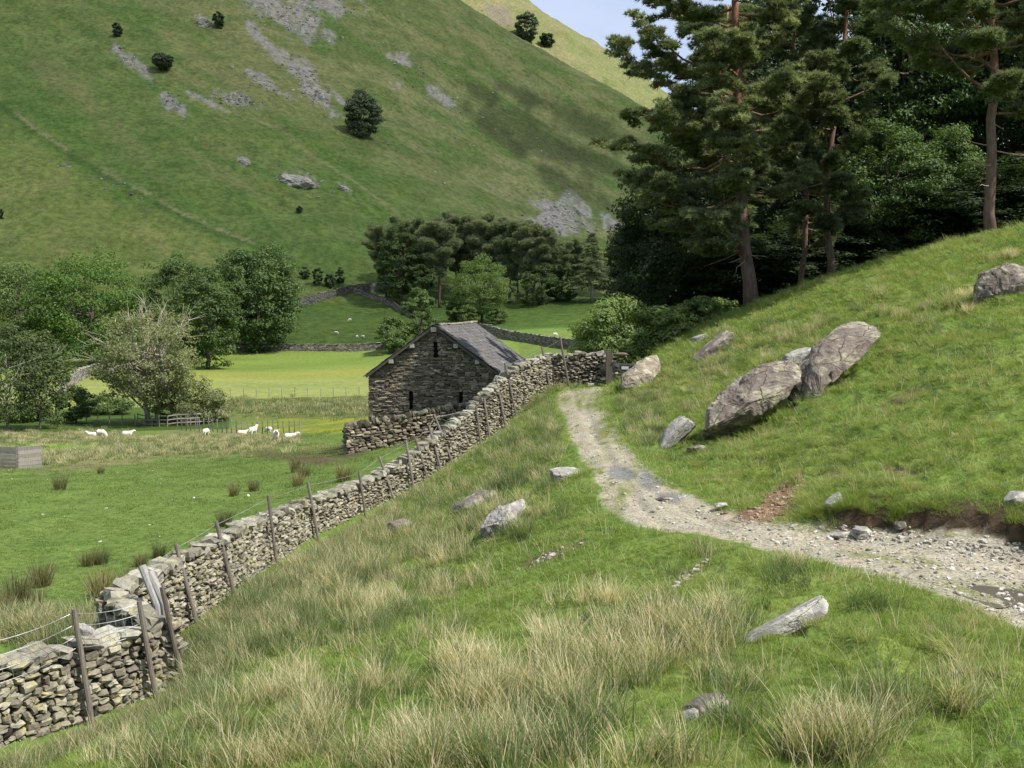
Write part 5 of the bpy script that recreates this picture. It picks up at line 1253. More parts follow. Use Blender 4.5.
# ---- distant pine clump
G_p = 'flat topped pines in the distant clump'
P1 = make_pine('distant_pine', 24, 601, L_pinefar, BK_dark, .42, .32, 5.6, 36, (1, .5), dead=4, pads=5, per=20, L=.75, w=.09, top_flat=True, pad_r=1.35, k=8)
P2 = make_pine('distant_pine', 23, 602, L_pinefar, BK_dark, .40, .32, 5.2, 30, (-1, .5), dead=4, pads=5, per=20, L=.75, w=.09, top_flat=True, pad_r=1.35, k=8)
P3 = make_pine('distant_pine', 22, 603, L_pinefar, BK_pine, .36, .42, 5.0, 28, (.5, -.5), dead=4, pads=5, per=20, L=.75, w=.09, top_flat=True, pad_r=1.4, k=8)
HB = {P1.name: 24, P2.name: 23, P3.name: 22}
clump = [(386, 372, 232, P2, 'leftmost pine of the distant clump'), (404, 385, 224, P1, 'pine rising behind the dark oak of the distant clump'), (422, 380, 226, P2, 'broad pine in the left half of the distant clump'), (440, 368, 228, P3, 'pale trunked pine above the barn ridge'), (456, 388, 220, P1, 'tall pine in the middle of the distant clump'), (474, 382, 224, P2, 'dense pine left of the gap in the distant clump'), (492, 376, 226, P3, 'high crowned pine behind the pale rounded tree'), (509, 372, 226, P1, 'leaning pine right of the gap in the distant clump'), (526, 368, 228, P3, 'bare stemmed pine in the right half of the distant clump'), (542, 366, 236, P2, 'low branched pine near the right end of the distant clump'), (556, 372, 246, P1, 'rightmost flat topped pine of the distant clump'), (574, 380, 246, P2, 'pine standing just right of the distant clump, before the spruce'), (622, 388, 238, P3, 'pine far behind between the spruces'), (646, 384, 234, P1, 'pine far behind where the dark wood begins'), (432, 395, 230, P1, 'pine at the back of the distant clump, left'), (466, 400, 229, P3, 'pine at the back of the distant clump, middle'), (518, 392, 234, P2, 'pine at the back of the distant clump, right')]
for i, (px_, Y, top, pr, lb) in enumerate(clump):
    g_ = ground(px_, Y); h = (float(project(g_)[1]) - top) * Y / FPX; s = h / HB[pr.name.split('.0')[0] if False else pr.name]
    plant(pr, g_, lb, 'tree', G_p, (s * 1.05, s * 1.05, s), i * 1.9)
vt('oak', 399, 299, 366, 229, 48, 610, L_valley, 'dark oak at the left front of the distant pine clump', None, 120, 70, .42, base=.02)
vt('oak', 424, 302, 362, 262, 30, 611, L_valley, 'low dark tree under the distant pines', None, 60, 60, .42, base=.0)
vt('oak', 534, 303, 362, 262, 42, 612, L_valley, 'low dark scrub tree under the right half of the distant pines', None, 60, 60, .42, base=.0)
vt('oak', 562, 303, 368, 268, 36, 613, L_valley, 'low dark scrub tree at the right end of the distant clump', None, 60, 60, .42, base=.0)
SP = make_spruce('spruce', 22, 5.2, 620, L_pinefar, BK_ash, .26); 
for i, (px_, Y, top, sx, lb) in enumerate(((592, 362, 232, 1.7, 'pale trunked spruce standing alone right of the distant clump'), (611, 368, 250, 1.8, 'spruce half hidden beside the pale trunked spruce'), (634, 360, 262, 1.9, 'low spruce showing left of the dark wood'), (655, 372, 262, 1.9, 'spruce behind the left edge of the dark wood'))):
    g_ = ground(px_, Y); h = (float(project(g_)[1]) - top) * Y / FPX; s = h / 22; plant(SP, g_, lb, 'tree', 'spruces right of the distant clump', (s * sx, s * sx, s), i * 2.2)
# ---- trees high on the fell
def fell_tree(px_, pb, top, width, seed, lm, label, kind='yew_tree', n=170, base=.0, rmax=1000, **kw):
    p = hit1(px_, pb, rmin=300, rmax=1700); Y = p[1]; h = (pb - top) * Y / FPX; w_ = width * Y / FPX / 2
    plant(make_broadleaf(kind, h, w_, seed, lm, BK_dark, n, 60, 1.0 * Y / FPX, base, .26, **kw), p, label, 'tree', None, sink=.3)
fell_tree(363, 138, 90, 37, 701, L_yew, 'lone dark round tree high on the fell', n=240, shape=1.8)
fell_tree(163, 72, 53, 19, 702, L_yew, 'small dark tree with pale stem on the upper left of the fell', base=.2)
fell_tree(117, 37, 22, 10, 703, L_yew, 'tiny dark conifer at the upper left of the fell', n=50, shape=2)
fell_tree(219, 28, 12, 11, 704, L_yew, 'small dark tree beside the crag at the top of the fell', n=50)
fell_tree(526, 41, 13, 23, 705, L_yew, 'dark tree on the skyline spur against the sunlit far fell', n=90)
fell_tree(547, 47, 32, 14, 706, L_oakd, 'small tree right of the dark skyline tree on the spur', n=50)
fell_tree(299, 213, 205, 6, 707, L_yew, 'tiny dark shrub on the fell below the craggy outcrop', 'shrub', n=20)
fell_tree(1, 219, 208, 6, 708, L_yew, 'tiny dark shrub at the left edge of the fell', 'shrub', n=20)
fell_tree(395, 62, 56, 6, 709, L_yew, 'tiny shrub on the fell right of the scree', 'shrub', n=20) if False else None
for i, (px_, pb, tp, w_) in enumerate(((305, 279, 266, 9), (318, 286, 266, 12), (330, 287, 272, 12), (340, 283, 268, 9))):
    fell_tree(px_, pb, tp, w_, 720 + i, L_oakd, ['small slim scrub bush left in the row above the curving wall', 'taller scrub bush second in the row above the curving wall', 'rounded scrub bush third in the row above the curving wall', 'scrub bush at the right of the row above the curving wall'][i], 'scrub_bush', n=26)
# ================================================================== SHEEP
M_wool, _nt = new_mat('wool'); _n = noise(_nt, objco(_nt), 14, 4); finish(_nt, ramp(_nt, _n, [(.3, (.56, .52, .44)), (.7, (.76, .73, .66))]), .95, bump(_nt, _n, .8, .04), .05)
M_face = mat_plain('sheep_face', (.55, .52, .47), .8, .2)
def make_sheep(pose='graze', seed=0):
    r = np.random.default_rng(seed); b = bmesh.new()
    def ellip(c, d, rot=(0, 0, 0), sub=3):
        bmesh.ops.create_icosphere(b, subdivisions=sub, radius=1.0, matrix=Matrix.Translation(c) @ Euler(rot).to_matrix().to_4x4() @ Matrix.Diagonal((*d, 1)))
    def limb(p, q, r0, r1):
        p = Vector(p); q = Vector(q); d = q - p
        bmesh.ops.create_cone(b, cap_ends=True, segments=10, radius1=r0, radius2=r1, depth=d.length, matrix=Matrix.Translation((p + q) / 2) @ d.to_track_quat('Z', 'Y').to_matrix().to_4x4())
    z0 = 0.0 if pose != 'lie' else -.32
    ellip((0, 0, .62 + z0), (.47, .24, .25)); ellip((-.22, 0, .63 + z0), (.26, .25, .26)); ellip((.24, 0, .62 + z0), (.25, .23, .27))
    if pose == 'graze': hd = (.74, 0, .16); nk = (.42, 0, .62)
    elif pose == 'lie': hd = (.60, .05, .58); nk = (.36, 0, .38)
    else: hd = (.66, .03, .95); nk = (.36, 0, .70)
    limb(nk, hd, .17, .09)
    hv = (-.0, 0, 0)
    if pose == 'graze': ellip((.79, 0, .10), (.085, .075, .15), (0, -.4, 0)); ears = [(.70, s * .12, .20) for s in (-1, 1)]
    else: ellip((hd[0] + .09, hd[1], hd[2] - .02), (.15, .075, .085), (0, .45, 0)); ears = [(hd[0] - .02, hd[1] + s * .13, hd[2] + .05) for s in (-1, 1)]
    for e in ears: ellip(e, (.035, .075, .03), sub=2)
    if pose != 'lie':
        for x, y in ((.27, .12), (.27, -.12), (-.32, .13), (-.32, -.13)):
            dx = r.uniform(-.06, .06); k = -.05 if x < 0 else .01
            limb((x, y, .52), (x + k, y, .27), .085, .05); limb((x + k, y, .29), (x + dx * .5, y, 0), .048, .036)
    else:
        for x, y in ((.34, .16), (.34, -.16), (-.30, .2), (-.30, -.2)): limb((x - .1, y, .12), (x + .14, y, .05), .07, .05)
    limb((-.44, 0, .66 + z0), (-.54, 0, .46 + z0), .06, .04)
    me = bpy.data.meshes.new('sheep'); b.to_mesh(me); b.free(); me.materials.append(M_wool)
    o = bpy.data.objects.new('sheep', me); COL.objects.link(o)
    rm = o.modifiers.new('remesh', 'REMESH'); rm.mode = 'VOXEL'; rm.voxel_size = .03
    sm = o.modifiers.new('smooth', 'SMOOTH'); sm.iterations = 3
    return o
SHP = {k: make_sheep(k, i) for i, k in enumerate(('graze', 'stand', 'lie'))}
used_ = set()
def sheep(px, py, pose, rz, label, s=1.0):
    p = hit1(px, py, rmin=30); o = SHP[pose] if pose not in used_ else copy_tree(SHP[pose]); used_.add(pose)
    o.location = p - np.array([0, 0, .16]); o.rotation_euler = (0, 0, rz); s *= .72; o.scale = (s, s, s); tag(o, label, 'sheep', 'white sheep in the valley pasture')
sheep(92, 436, 'lie', 2.9, 'leftmost white sheep, resting just left of another beside the rushes', 1.35)
sheep(101, 437, 'graze', -.3, 'white sheep second from the left, grazing', 1.35)
sheep(127, 435, 'lie', .2, 'white sheep lying by itself, third from the left', 1.4)
sheep(206, 435, 'graze', 1.3, 'white sheep grazing alone left of the stake fence group', 1.25)
sheep(242, 434, 'lie', .3, 'white sheep lying at the left of the group by the stakes', 1.3)
sheep(253, 435, 'stand', 1.2, 'upright white sheep facing away in the group by the stakes', 1.5)
sheep(269, 432, 'graze', 2.6, 'small white sheep with head lowered behind the others by the stakes', 1.1)
sheep(276, 441, 'stand', -1.3, 'largest white sheep, front of the group by the stakes', 1.55)
sheep(290, 438, 'lie', .1, 'white sheep lying at the right end of the group by the stakes', 1.4)
for i, (px, py, lb) in enumerate(((336, 334, 'tiny white sheep on the green slope, left of two others'), (357, 338, 'tiny white sheep on the slope, left of a close pair'), (363, 338, 'tiny white sheep on the slope, right of a close pair'), (350, 321, 'tiny white sheep higher on the slope under the curving wall'), (446, 306, 'tiny white sheep left of the pale rounded tree'), (555, 336, 'tiny white sheep on the green slope right of the barn roof'))):
    sheep(px, py, 'graze', i * 1.3, lb, 1.5)
# ================================================================== GRASS (uncountable: instanced tufts)
def mat_grass(name, greens, straws, transl=.4, base_dry=.0, jit=.35):
    m, nt = new_mat(name); p = geopos(nt)
    t = attr(nt, 'tint').outputs['Fac']; dry = attr(nt, 'dry', 'INSTANCER').outputs['Fac']
    n = noise(nt, p, .6, 4, .6); rnd = nd(nt, 'ShaderNodeObjectInfo').outputs['Random']
    gsel = math_(nt, 'ADD', math_(nt, 'MULTIPLY', n, .8), math_(nt, 'MULTIPLY', math_(nt, 'ADD', rnd, t), .3))
    gc = ramp(nt, gsel, [(.35, greens[0]), (.65, greens[1]), (.95, greens[2])])
    sc_ = ramp(nt, t, [(0, straws[0]), (1, straws[1])])
    # a blade is dry when its own random value falls under the clump's dryness
    f = math_(nt, 'ADD', math_(nt, 'MULTIPLY', math_(nt, 'SUBTRACT', dry, t), 4.0), .5, True)
    c = mix(nt, f, gc, sc_)
    tc = mix(nt, 1.0, c, (1.35, 1.4, .8), 'MULTIPLY')
    finish(nt, c, .6, None, .2, transl, tc)
    return m
def blades(n, rad, hmin, hmax, w, bend, r, lean=(0, 0), seg=3, splay=.5):
    an = r.uniform(0, 6.28, n); rr = rad * np.sqrt(r.random(n)); B = np.stack([rr * np.cos(an), rr * np.sin(an), np.full(n, -.02)], 1)
    out = np.stack([np.cos(an), np.sin(an)], 1) * (rr / max(rad, 1e-6))[:, None] * splay + r.normal(0, .28, (n, 2)) + np.array(lean)
    h = r.uniform(hmin, hmax, n); fa = r.uniform(0, 6.28, n); sd = np.stack([np.cos(fa), np.sin(fa), 0 * fa], 1)
    V = []; s = np.linspace(0, 1, seg + 1)
    for k, q in enumerate(s):
        c = B + np.concatenate([out * (h * (q * .55 + bend * q * q))[:, None], (h * (q - .22 * bend * q * q * 2))[:, None]], 1)
        ww = w * (1 - q) ** .6
        if k < seg: V += [c - sd * ww, c + sd * ww]
        else: V += [c]
    V = np.stack(V, 1); m = V.shape[1]
    Q = []; 
    for k in range(seg - 1): Q.append([2 * k, 2 * k + 1, 2 * k + 3, 2 * k + 2])
    Q = np.array(Q); T = np.array([[2 * seg - 2, 2 * seg - 1, 2 * seg]])
    o_ = (np.arange(n) * m)[:, None, None]
    return V.reshape(-1, 3), (Q[None] + o_).reshape(-1, 4), (T[None] + o_).reshape(-1, 3), np.repeat(r.random(n), m)
def tuft(name, mat, seed, *a, **k):
    r = np.random.default_rng(seed); V, Q, T, A = blades(*a, r=r, **k)
    return bpy.data.objects.new(name, mesh_np(name, V, [Q, T], mat, {'tint': A}, True))
G_turf = mat_grass('turf_blades', ((.090, .155, .028), (.165, .250, .048), (.255, .315, .080)), ((.34, .29, .15), (.56, .49, .30)))
G_rush = mat_grass('rush_blades', ((.060, .105, .042), (.110, .165, .060), (.18, .22, .09)), ((.50, .42, .26), (.82, .74, .54)), .4)
G_past = mat_grass('pasture_blades', ((.085, .150, .034), (.12, .185, .045), (.155, .21, .06)), ((.22, .2, .1), (.36, .32, .18)))
TURF = [tuft('turf_tuft', G_turf, s, 60, .15, .03, .085, .0032, .45) for s in (1, 2, 3)]
MED = [tuft('grass_tuft', G_turf, s, 80, .13, .10, .26, .0035, .6, splay=.9, lean=(.15, 0)) for s in (4, 5, 6)]
RUSH = [tuft('rush_tuft', G_rush, s, 40, .13, .18, .58, .0048, .42, splay=.5, lean=(.06, .0), seg=4) for s in (7, 8, 9, 10)]
FARR = [tuft('far_rush_tuft', G_rush, s, 50, .3, .25, .55, .013, .3, splay=.5) for s in (11, 12, 13)]
PAST = [tuft('pasture_tuft', G_past, s, 50, .3, .02, .055, .007, .5) for s in (14, 15)]
_ng = {}
def scatter_group(protos):
    key = protos[0].name
    if key in _ng: return _ng[key]
    ng = bpy.data.node_groups.new('scatter_' + key, 'GeometryNodeTree'); _ng[key] = ng
    ng.interface.new_socket('Geometry', in_out='INPUT', socket_type='NodeSocketGeometry'); ng.interface.new_socket('Geometry', in_out='OUTPUT', socket_type='NodeSocketGeometry')
    gi = ng.nodes.new('NodeGroupInput'); go = ng.nodes.new('NodeGroupOutput'); jn = ng.nodes.new('GeometryNodeJoinGeometry')
    def na(nm, ty): n = ng.nodes.new('GeometryNodeInputNamedAttribute'); n.data_type = ty; n.inputs[0].default_value = nm; return n.outputs[0]
    ro = na('rot', 'FLOAT_VECTOR'); sc_ = na('scl', 'FLOAT_VECTOR'); ix = na('idx', 'INT')
    for i, p in enumerate(protos):
        oi = ng.nodes.new('GeometryNodeObjectInfo'); oi.inputs['Object'].default_value = p; oi.inputs['As Instance'].default_value = True
        cmp_ = ng.nodes.new('FunctionNodeCompare'); cmp_.data_type = 'INT'; cmp_.operation = 'EQUAL'; ng.links.new(ix, cmp_.inputs[2]); cmp_.inputs[3].default_value = i
        ip = ng.nodes.new('GeometryNodeInstanceOnPoints'); ng.links.new(gi.outputs[0], ip.inputs['Points']); ng.links.new(cmp_.outputs[0], ip.inputs['Selection']); ng.links.new(oi.outputs['Geometry'], ip.inputs['Instance'])
        er = ng.nodes.new('FunctionNodeEulerToRotation'); ng.links.new(ro, er.inputs[0]); ng.links.new(er.outputs[0], ip.inputs['Rotation']); ng.links.new(sc_, ip.inputs['Scale'])
        ng.links.new(ip.outputs[0], jn.inputs[0])
    ng.links.new(jn.outputs[0], go.inputs[0])
    return ng
def scatter(name, P, protos, scl, dry, seed, tilt=.12):
    r = np.random.default_rng(seed); n = len(P)
    me = bpy.data.meshes.new(name); me.vertices.add(n); me.vertices.foreach_set('co', np.ascontiguousarray(P, np.float32).ravel())
    scl = np.asarray(scl, np.float32); scl = np.repeat(scl[:, None], 3, 1) if scl.ndim == 1 else scl
    def at_(k, t, a, f): x = me.attributes.new(k, t, 'POINT'); x.data.foreach_set(f, np.ascontiguousarray(a).ravel())
    at_('rot', 'FLOAT_VECTOR', np.stack([r.normal(0, tilt, n), r.normal(0, tilt, n), r.uniform(0, 6.28, n)], 1).astype(np.float32), 'vector')
    at_('scl', 'FLOAT_VECTOR', scl, 'vector'); at_('dry', 'FLOAT', np.asarray(dry, np.float32), 'value'); at_('idx', 'INT', r.integers(0, len(protos), n).astype(np.int32), 'value')
    o = obj(name, me); md = o.modifiers.new('scatter', 'NODES'); md.node_group = scatter_group(protos)
    return tag(o, kind='stuff')
def wedge(r0, r1, dens, r, half=.60):
    n = int(dens * half * (r1 * r1 - r0 * r0)); rr = np.sqrt(r.uniform(r0 * r0, r1 * r1, n)); a = r.uniform(-half, half, n)
    return np.stack([rr * np.sin(a), rr * np.cos(a)], 1)
BLOBS = [  # px, py, rx, ry, clumps, dryness, size
    (310, 692, 75, 26, 130, .75, .95), (335, 612, 55, 24, 120, .70, .95), (615, 648, 120, 42, 330, .80, 1.0), (690, 650, 42, 34, 110, .78, 1.05), (480, 690, 75, 30, 130, .70, 1.0), (250, 748, 130, 30, 200, .45, .9), (430, 752, 170, 32, 260, .68, 1.0), (560, 735, 60, 36, 110, .72, 1.0), (820, 750, 75, 24, 120, .78, 1.0), (900, 705, 80, 40, 60, .42, .75),
    (790, 566, 24, 22, 40, .30, .9), (640, 500, 18, 20, 24, .4, .8), (596, 492, 18, 18, 26, .45, .85), (850, 612, 50, 30, 26, .3, .7), (930, 640, 30, 20, 10, .2, .6), (560, 440, 44, 38, 170, .38, .75), (520, 470, 40, 26, 110, .45, .75), (450, 520, 50, 24, 100, .50, .8), (395, 560, 45, 26, 110, .42, .85), (310, 590, 40, 20, 80, .35, .85), (240, 640, 50, 30, 120, .30, .9), (200, 690, 40, 26, 90, .30, .95), (550, 505, 40, 16, 36, .6, .75), (470, 495, 60, 30, 520, .34, .9), (400, 540, 60, 30, 480, .32, 1.0), (330, 575, 50, 26, 380, .36, 1.0), (265, 618, 50, 26, 320, .36, 1.05), (210, 660, 40, 26, 200, .34, 1.05), (510, 450, 40, 30, 460, .30, .85), (540, 420, 26, 26, 320, .26, .8), (350, 640, 70, 30, 120, .45, .9), (430, 590, 50, 22, 90, .5, .85), (535, 400, 18, 20, 70, .25, .6), (590, 465, 22, 12, 30, .4, .8),
    (640, 405, 30, 34, 260, .30, .75), (660, 390, 40, 24, 260, .40, .7), (700, 375, 40, 26, 300, .50, .7), (630, 425, 20, 30, 160, .25, .7), (735, 360, 40, 22, 220, .5, .7), (790, 335, 60, 14, 200, .6, .7), (760, 345, 55, 18, 150, .68, .7), (820, 326, 50, 12, 110, .70, .65), (905, 312, 45, 14, 110, .78, .7), (960, 300, 40, 14, 90, .85, .75), (1005, 262, 22, 12, 40, .75, .7), (640, 440, 26, 20, 60, .28, .7), (690, 450, 24, 16, 24, .3, .6), (800, 291, 30, 5, 60, .55, .6), (900, 254, 60, 8, 110, .5, .65), (980, 238, 60, 8, 130, .6, .7), (640, 640, 220, 90, 20, .6, .8), (380, 640, 160, 80, 40, .5, .8), (700, 590, 60, 26, 24, .5, .7), (50, 636, 62, 10, 420, .42, 1.25), (105, 622, 30, 9, 160, .5, 1.15), (20, 622, 30, 9, 120, .42, 1.1)]
def build_grass():
    r = np.random.default_rng(99)
    # short turf over the whole bank
    Ps = []; S = []; D = []
    for (r0, r1, dn, sc_, hs) in ((3.2, 8, 100, .85, .9), (8, 14, 85, 1.0, 1.0), (14, 24, 42, 1.45, 1.15), (24, 38, 18, 2.1, 1.5), (38, 60, 9, 3.1, 2.0)):
        P = wedge(r0, r1, dn, r); t = look(TSDw, P[:, 0], P[:, 1]); w_ = look(WSD, P[:, 0], P[:, 1]); c = np.stack([look(C[..., k], P[:, 0], P[:, 1]) for k in range(3)], 1)
        soil_ = (c[:, 0] > c[:, 1] * 1.05)
        k = (t > .02) & (w_ > .42) & (~soil_ | (r.random(len(P)) < .12)) & (r.random(len(P)) < sstep(-.05, .3, t) + .25)
        P = P[k]; z = hl(P[:, 0], P[:, 1]); Ps.append(np.column_stack([P, z])); nn = fbm(P[:, 0] * .7, P[:, 1] * .7, 3)
        mg = .8 + .5 * nn; S.append(np.stack([sc_ * np.ones(len(P)), sc_ * np.ones(len(P)), hs * mg * r.uniform(.7, 1.3, len(P))], 1)); D.append(np.clip(.04 + .55 * sstep(.1, .6, fbm(P[:, 0] * 1.4 + 5, P[:, 1] * 1.4, 3)) + r.normal(0, .05, len(P)), 0, 1))
    scatter('short_turf', np.concatenate(Ps), TURF, np.concatenate(S), np.concatenate(D), 1)
    # longer coarse grass, in patches
    Ps = []; S = []; D = []
    for (r0, r1, dn, sc_) in ((3.5, 14, 20, 1.0), (14, 26, 11, 1.1), (26, 42, 6, 1.35), (42, 60, 3.5, 1.7)):
        P = wedge(r0, r1, dn, r); t = look(TSDw, P[:, 0], P[:, 1]); w_ = look(WSD, P[:, 0], P[:, 1]); nn = fbm(P[:, 0] * .35 + 3, P[:, 1] * .35, 4)
        right = (P[:, 0] > 4) & (t > 0); pr = np.where(right, 1.25, .4) + .9 * nn; c = np.stack([look(C[..., k], P[:, 0], P[:, 1]) for k in range(3)], 1)
        k = (t > .12) & (w_ > .5) & (r.random(len(P)) < pr) & (c[:, 0] < c[:, 1] * 1.05); P = P[k]; rt = right[k]
        Ps.append(np.column_stack([P, hl(P[:, 0], P[:, 1])])); s = sc_ * r.uniform(.35, 1.1, len(P)) * np.where(rt, 1.0, .80); S.append(s)
        D.append(np.clip(np.where(rt, .32, .18) + .6 * fbm(P[:, 0] * .8, P[:, 1] * .8 + 9, 3) + r.normal(0, .08, len(P)), 0, 1))
    # fringe hanging over the cut edge of the bank and along the track
    x = r.uniform(800, 1060, 1500); y = 508 + (x - 800) * .10 + r.normal(0, 7, 1500); Pf = hit(x, y, 6, 60); k = look(TSDw, Pf[:, 0], Pf[:, 1]) > .22; Pf = Pf[k]; Ps.append(Pf); S.append(r.uniform(.5, .9, len(Pf))); D.append(r.uniform(.1, .35, len(Pf)))
    for (x0, y0, da, db) in ROCKS:
        n = int(min(90, 10 + 26 * da)); an = r.uniform(0, 6.28, n); q = r.uniform(.75, 1.15, n); x = x0 + np.cos(an) * da * q; y = y0 + np.sin(an) * db * q - .05
        kk = (look(TSDw, x, y) > .1); x, y = x[kk], y[kk]; Ps.append(np.column_stack([x, y, hl(x, y)])); S.append(r.uniform(.4, .95, len(x)) * min(1.3, .55 + da * .4)); D.append(r.uniform(.05, .4, len(x)))
    # tufts creeping on to the track's edges and its green middle
    P = wedge(12, 46, 26, r); t = look(TSDw, P[:, 0], P[:, 1]); rr_ = np.hypot(P[:, 0], P[:, 1]); pr = np.where(t > -.3, .55, np.where((rr_ > 24) & (np.abs(t + .95) < .36), .85, .0)) * (fbm(P[:, 0] * 1.3, P[:, 1] * .7, 3) > -.1)
    k = (t < .05) & (r.random(len(P)) < pr); P = P[k]; Ps.append(np.column_stack([P, hl(P[:, 0], P[:, 1])])); S.append(r.uniform(.12, .4, len(P))); D.append(r.uniform(.1, .5, len(P)))
    scatter('coarse_grass', np.concatenate(Ps), MED, np.concatenate(S), np.concatenate(D), 2, .2)
    # thin seeding stalks over everything
    P = wedge(4, 34, 5, r); t = look(TSDw, P[:, 0], P[:, 1]); w_ = look(WSD, P[:, 0], P[:, 1]); k = (t > .2) & (w_ > .6); P = P[k]
    STK = [tuft('stalk_tuft', G_rush, s_, 7, .22, .18, .48, .0028, .35, splay=.6) for s_ in (31, 32, 33)]
    scatter('seeding_stalks', np.column_stack([P, hl(P[:, 0], P[:, 1])]), STK, r.uniform(.5, 1.1, len(P)), np.clip(r.normal(.7, .25, len(P)), 0, 1), 12)
    # rush beds
    Ps = []; S = []; D = []
    for (cx_, cy_, rx, ry, n, dry, sz) in BLOBS:
        n = int(n * .72); nc_ = max(3, n // 8); qx = r.normal(cx_, rx * .55, nc_); qy = r.normal(cy_, ry * .55, nc_); ci = r.integers(0, nc_, n); sz_px = np.clip(1100 * .22 / np.clip(4.2 * 1100 / (np.maximum(qy, 395) - 300), 6, 40), 3, 30)
        px = qx[ci] + r.normal(0, .75, n) * sz_px[ci]; py = qy[ci] + r.normal(0, .24, n) * sz_px[ci]; dj = r.normal(-.04, .28, nc_)[ci]; P = hit(px, np.minimum(py, 830), 3.5, 75)
        rr_ = np.hypot(P[:, 0], P[:, 1]); k = (look(TSDw, P[:, 0], P[:, 1]) > .3) & (np.abs(look(WSD, P[:, 0], P[:, 1])) > .55) & (rr_ > 4.5) & (rr_ < 74); P = P[k]; dj = dj[k]; n = len(P); Ps.append(P)
        S.append(sz * r.uniform(.55, 1.1, n) * np.clip(.95 + (rr_[k] - 15) * .004, .8, 1.15)); D.append(np.clip(dry * .70 + dj + r.normal(0, .1, n), 0, 1))
    # along the foot of the wall
    t = np.concatenate([off(nw, -.45), off(fw[1:], -.45)]); pa = Path(t)
    for q in range(2300):
        p = pa.at(np.array(pa.L * r.random() ** 1.25)); o_ = abs(r.normal(0, .9)) + .02; x, y = p[0] + o_ * .95, p[1] - o_ * .2
        if look(TSDw, np.array([x]), np.array([y]))[0] < .4 or look(WSD, np.array([x]), np.array([y]))[0] < .5: continue
        Ps.append(np.array([[x, y, float(hl(x, y))]])); S.append(np.array([r.uniform(.35, .85)])); D.append(np.array([np.clip(r.normal(.28, .18), 0, 1)]))
    scatter('rushes', np.concatenate(Ps), RUSH, np.concatenate(S), np.concatenate(D), 3, .1)
    # pasture: cropped grass, and the pale rush bed beyond it
    Ps = []; S = []
    for (r0, r1, dn, sc_) in ((14, 40, 9, 1.2), (40, 70, 3.5, 1.7), (70, 100, 1.2, 2.4)):
        P = wedge(r0, r1, dn, r, .55); k = (look(WSD, P[:, 0], P[:, 1]) < -.5) & (P[:, 0] < 4); P = P[k]; Ps.append(np.column_stack([P, hl(P[:, 0], P[:, 1])])); S.append(sc_ * r.uniform(.6, 1.3, len(P)))
    scatter('pasture_grass', np.concatenate(Ps), PAST, np.concatenate(S), np.clip(r.normal(.05, .05, sum(map(len, Ps))), 0, 1), 4)
    px = np.concatenate([r.uniform(0, 300, 800), r.uniform(0, 130, 260), r.uniform(100, 260, 200)]); py = np.concatenate([458 - px[:800] * .055 + r.normal(0, 4.5, 800), 437 + r.normal(0, 3.5, 260), 440 + r.normal(0, 1.8, 200)])
    P = hit(px, py, 30, 140); k = look(WSD, P[:, 0], P[:, 1]) < -1; P = P[k]
    scatter('pale_rush_bed', P, FARR, r.uniform(.5, 1.0, len(P)), np.clip(r.normal(.42, .25, len(P)), 0, 1), 5)
    px = r.uniform(205, 372, 600); P = hit(px, 408 + r.normal(0, 4.5, 600), 100, 190); scatter('rough_bank_growth', P, FARR, r.uniform(.7, 1.7, len(P)), np.clip(r.normal(.25, .2, len(P)), 0, 1), 6)
    # single rush clumps one can tell apart on the pasture
    CL = [(41, 586, .95, .45, 'tall'), (17, 602, 1.0, .4, 'dark'), (3, 612, .8, .5, 'half seen'), (37, 604, .55, .35, 'low'), (101, 597, 1.0, .7, 'broad straw coloured'), (129, 592, .85, .2, 'dark green'), (88, 566, .6, .3, 'small'), (101, 564, .65, .3, 'small dark'), (141, 566, .6, .4, 'slim'), (159, 557, .6, .1, 'dark'), (224, 526, .75, .1, 'dark'), (60, 490, .95, .2, 'dark upright'), (101, 474, .6, .2, 'tiny'), (254, 491, .75, .35, 'short'), (234, 496, .7, .5, 'low pale'), (297, 472, 1.0, .25, 'tall dark'), (304, 477, .8, .3, 'medium'), (298, 486, .8, .65, 'straw tipped'), (344, 481, 1.0, .55, 'wide low')]
    LB = ['left end of the pasture above a darker clump', 'left edge of the pasture beside the taller clump', 'very left edge of the picture', 'near the left edge below the tall clump', 'pasture behind the corner of the stone wall', 'pasture just right of the straw coloured clump', 'pasture left in a pair above the straw clump', 'pasture right in a pair above the straw clump', 'pasture directly behind the pale straining post', 'pasture behind the wall, above the straining post', 'pasture behind the wall where the wire fence runs', 'open pasture right of the plank pen', 'open pasture beyond the clump by the pen', 'pasture right in a low pair above the wall', 'pasture left in a low pair above the wall', 'pasture below the patch of bare soil', 'pasture beside the tall dark clump under the bare soil', 'pasture just below the tall dark clump', 'pasture near the meeting of the two stone walls']
    g_rush = mat_leaf('rush_clump_blades', (.055, .085, .025), (.36, .29, .17), .3)
    for i, ((px_, py_, s, dry, ad), wh) in enumerate(zip(CL, LB)):
        p = hit1(px_, py_, rmin=19); V, Q, T, A = blades(240, .24, .4, .9, .009, .2, np.random.default_rng(200 + i), splay=.34, seg=4); A = np.clip(A * .55 + dry * .5 - .1, 0, 1)
        o = obj('rush_clump', mesh_np('rush_clump', V * s, [Q, T], g_rush, {'tint': A}, True)); o.location = p; tag(o, ad + ' rush clump on the ' + wh, 'rush clump', 'rush clumps on the pasture')
build_grass()

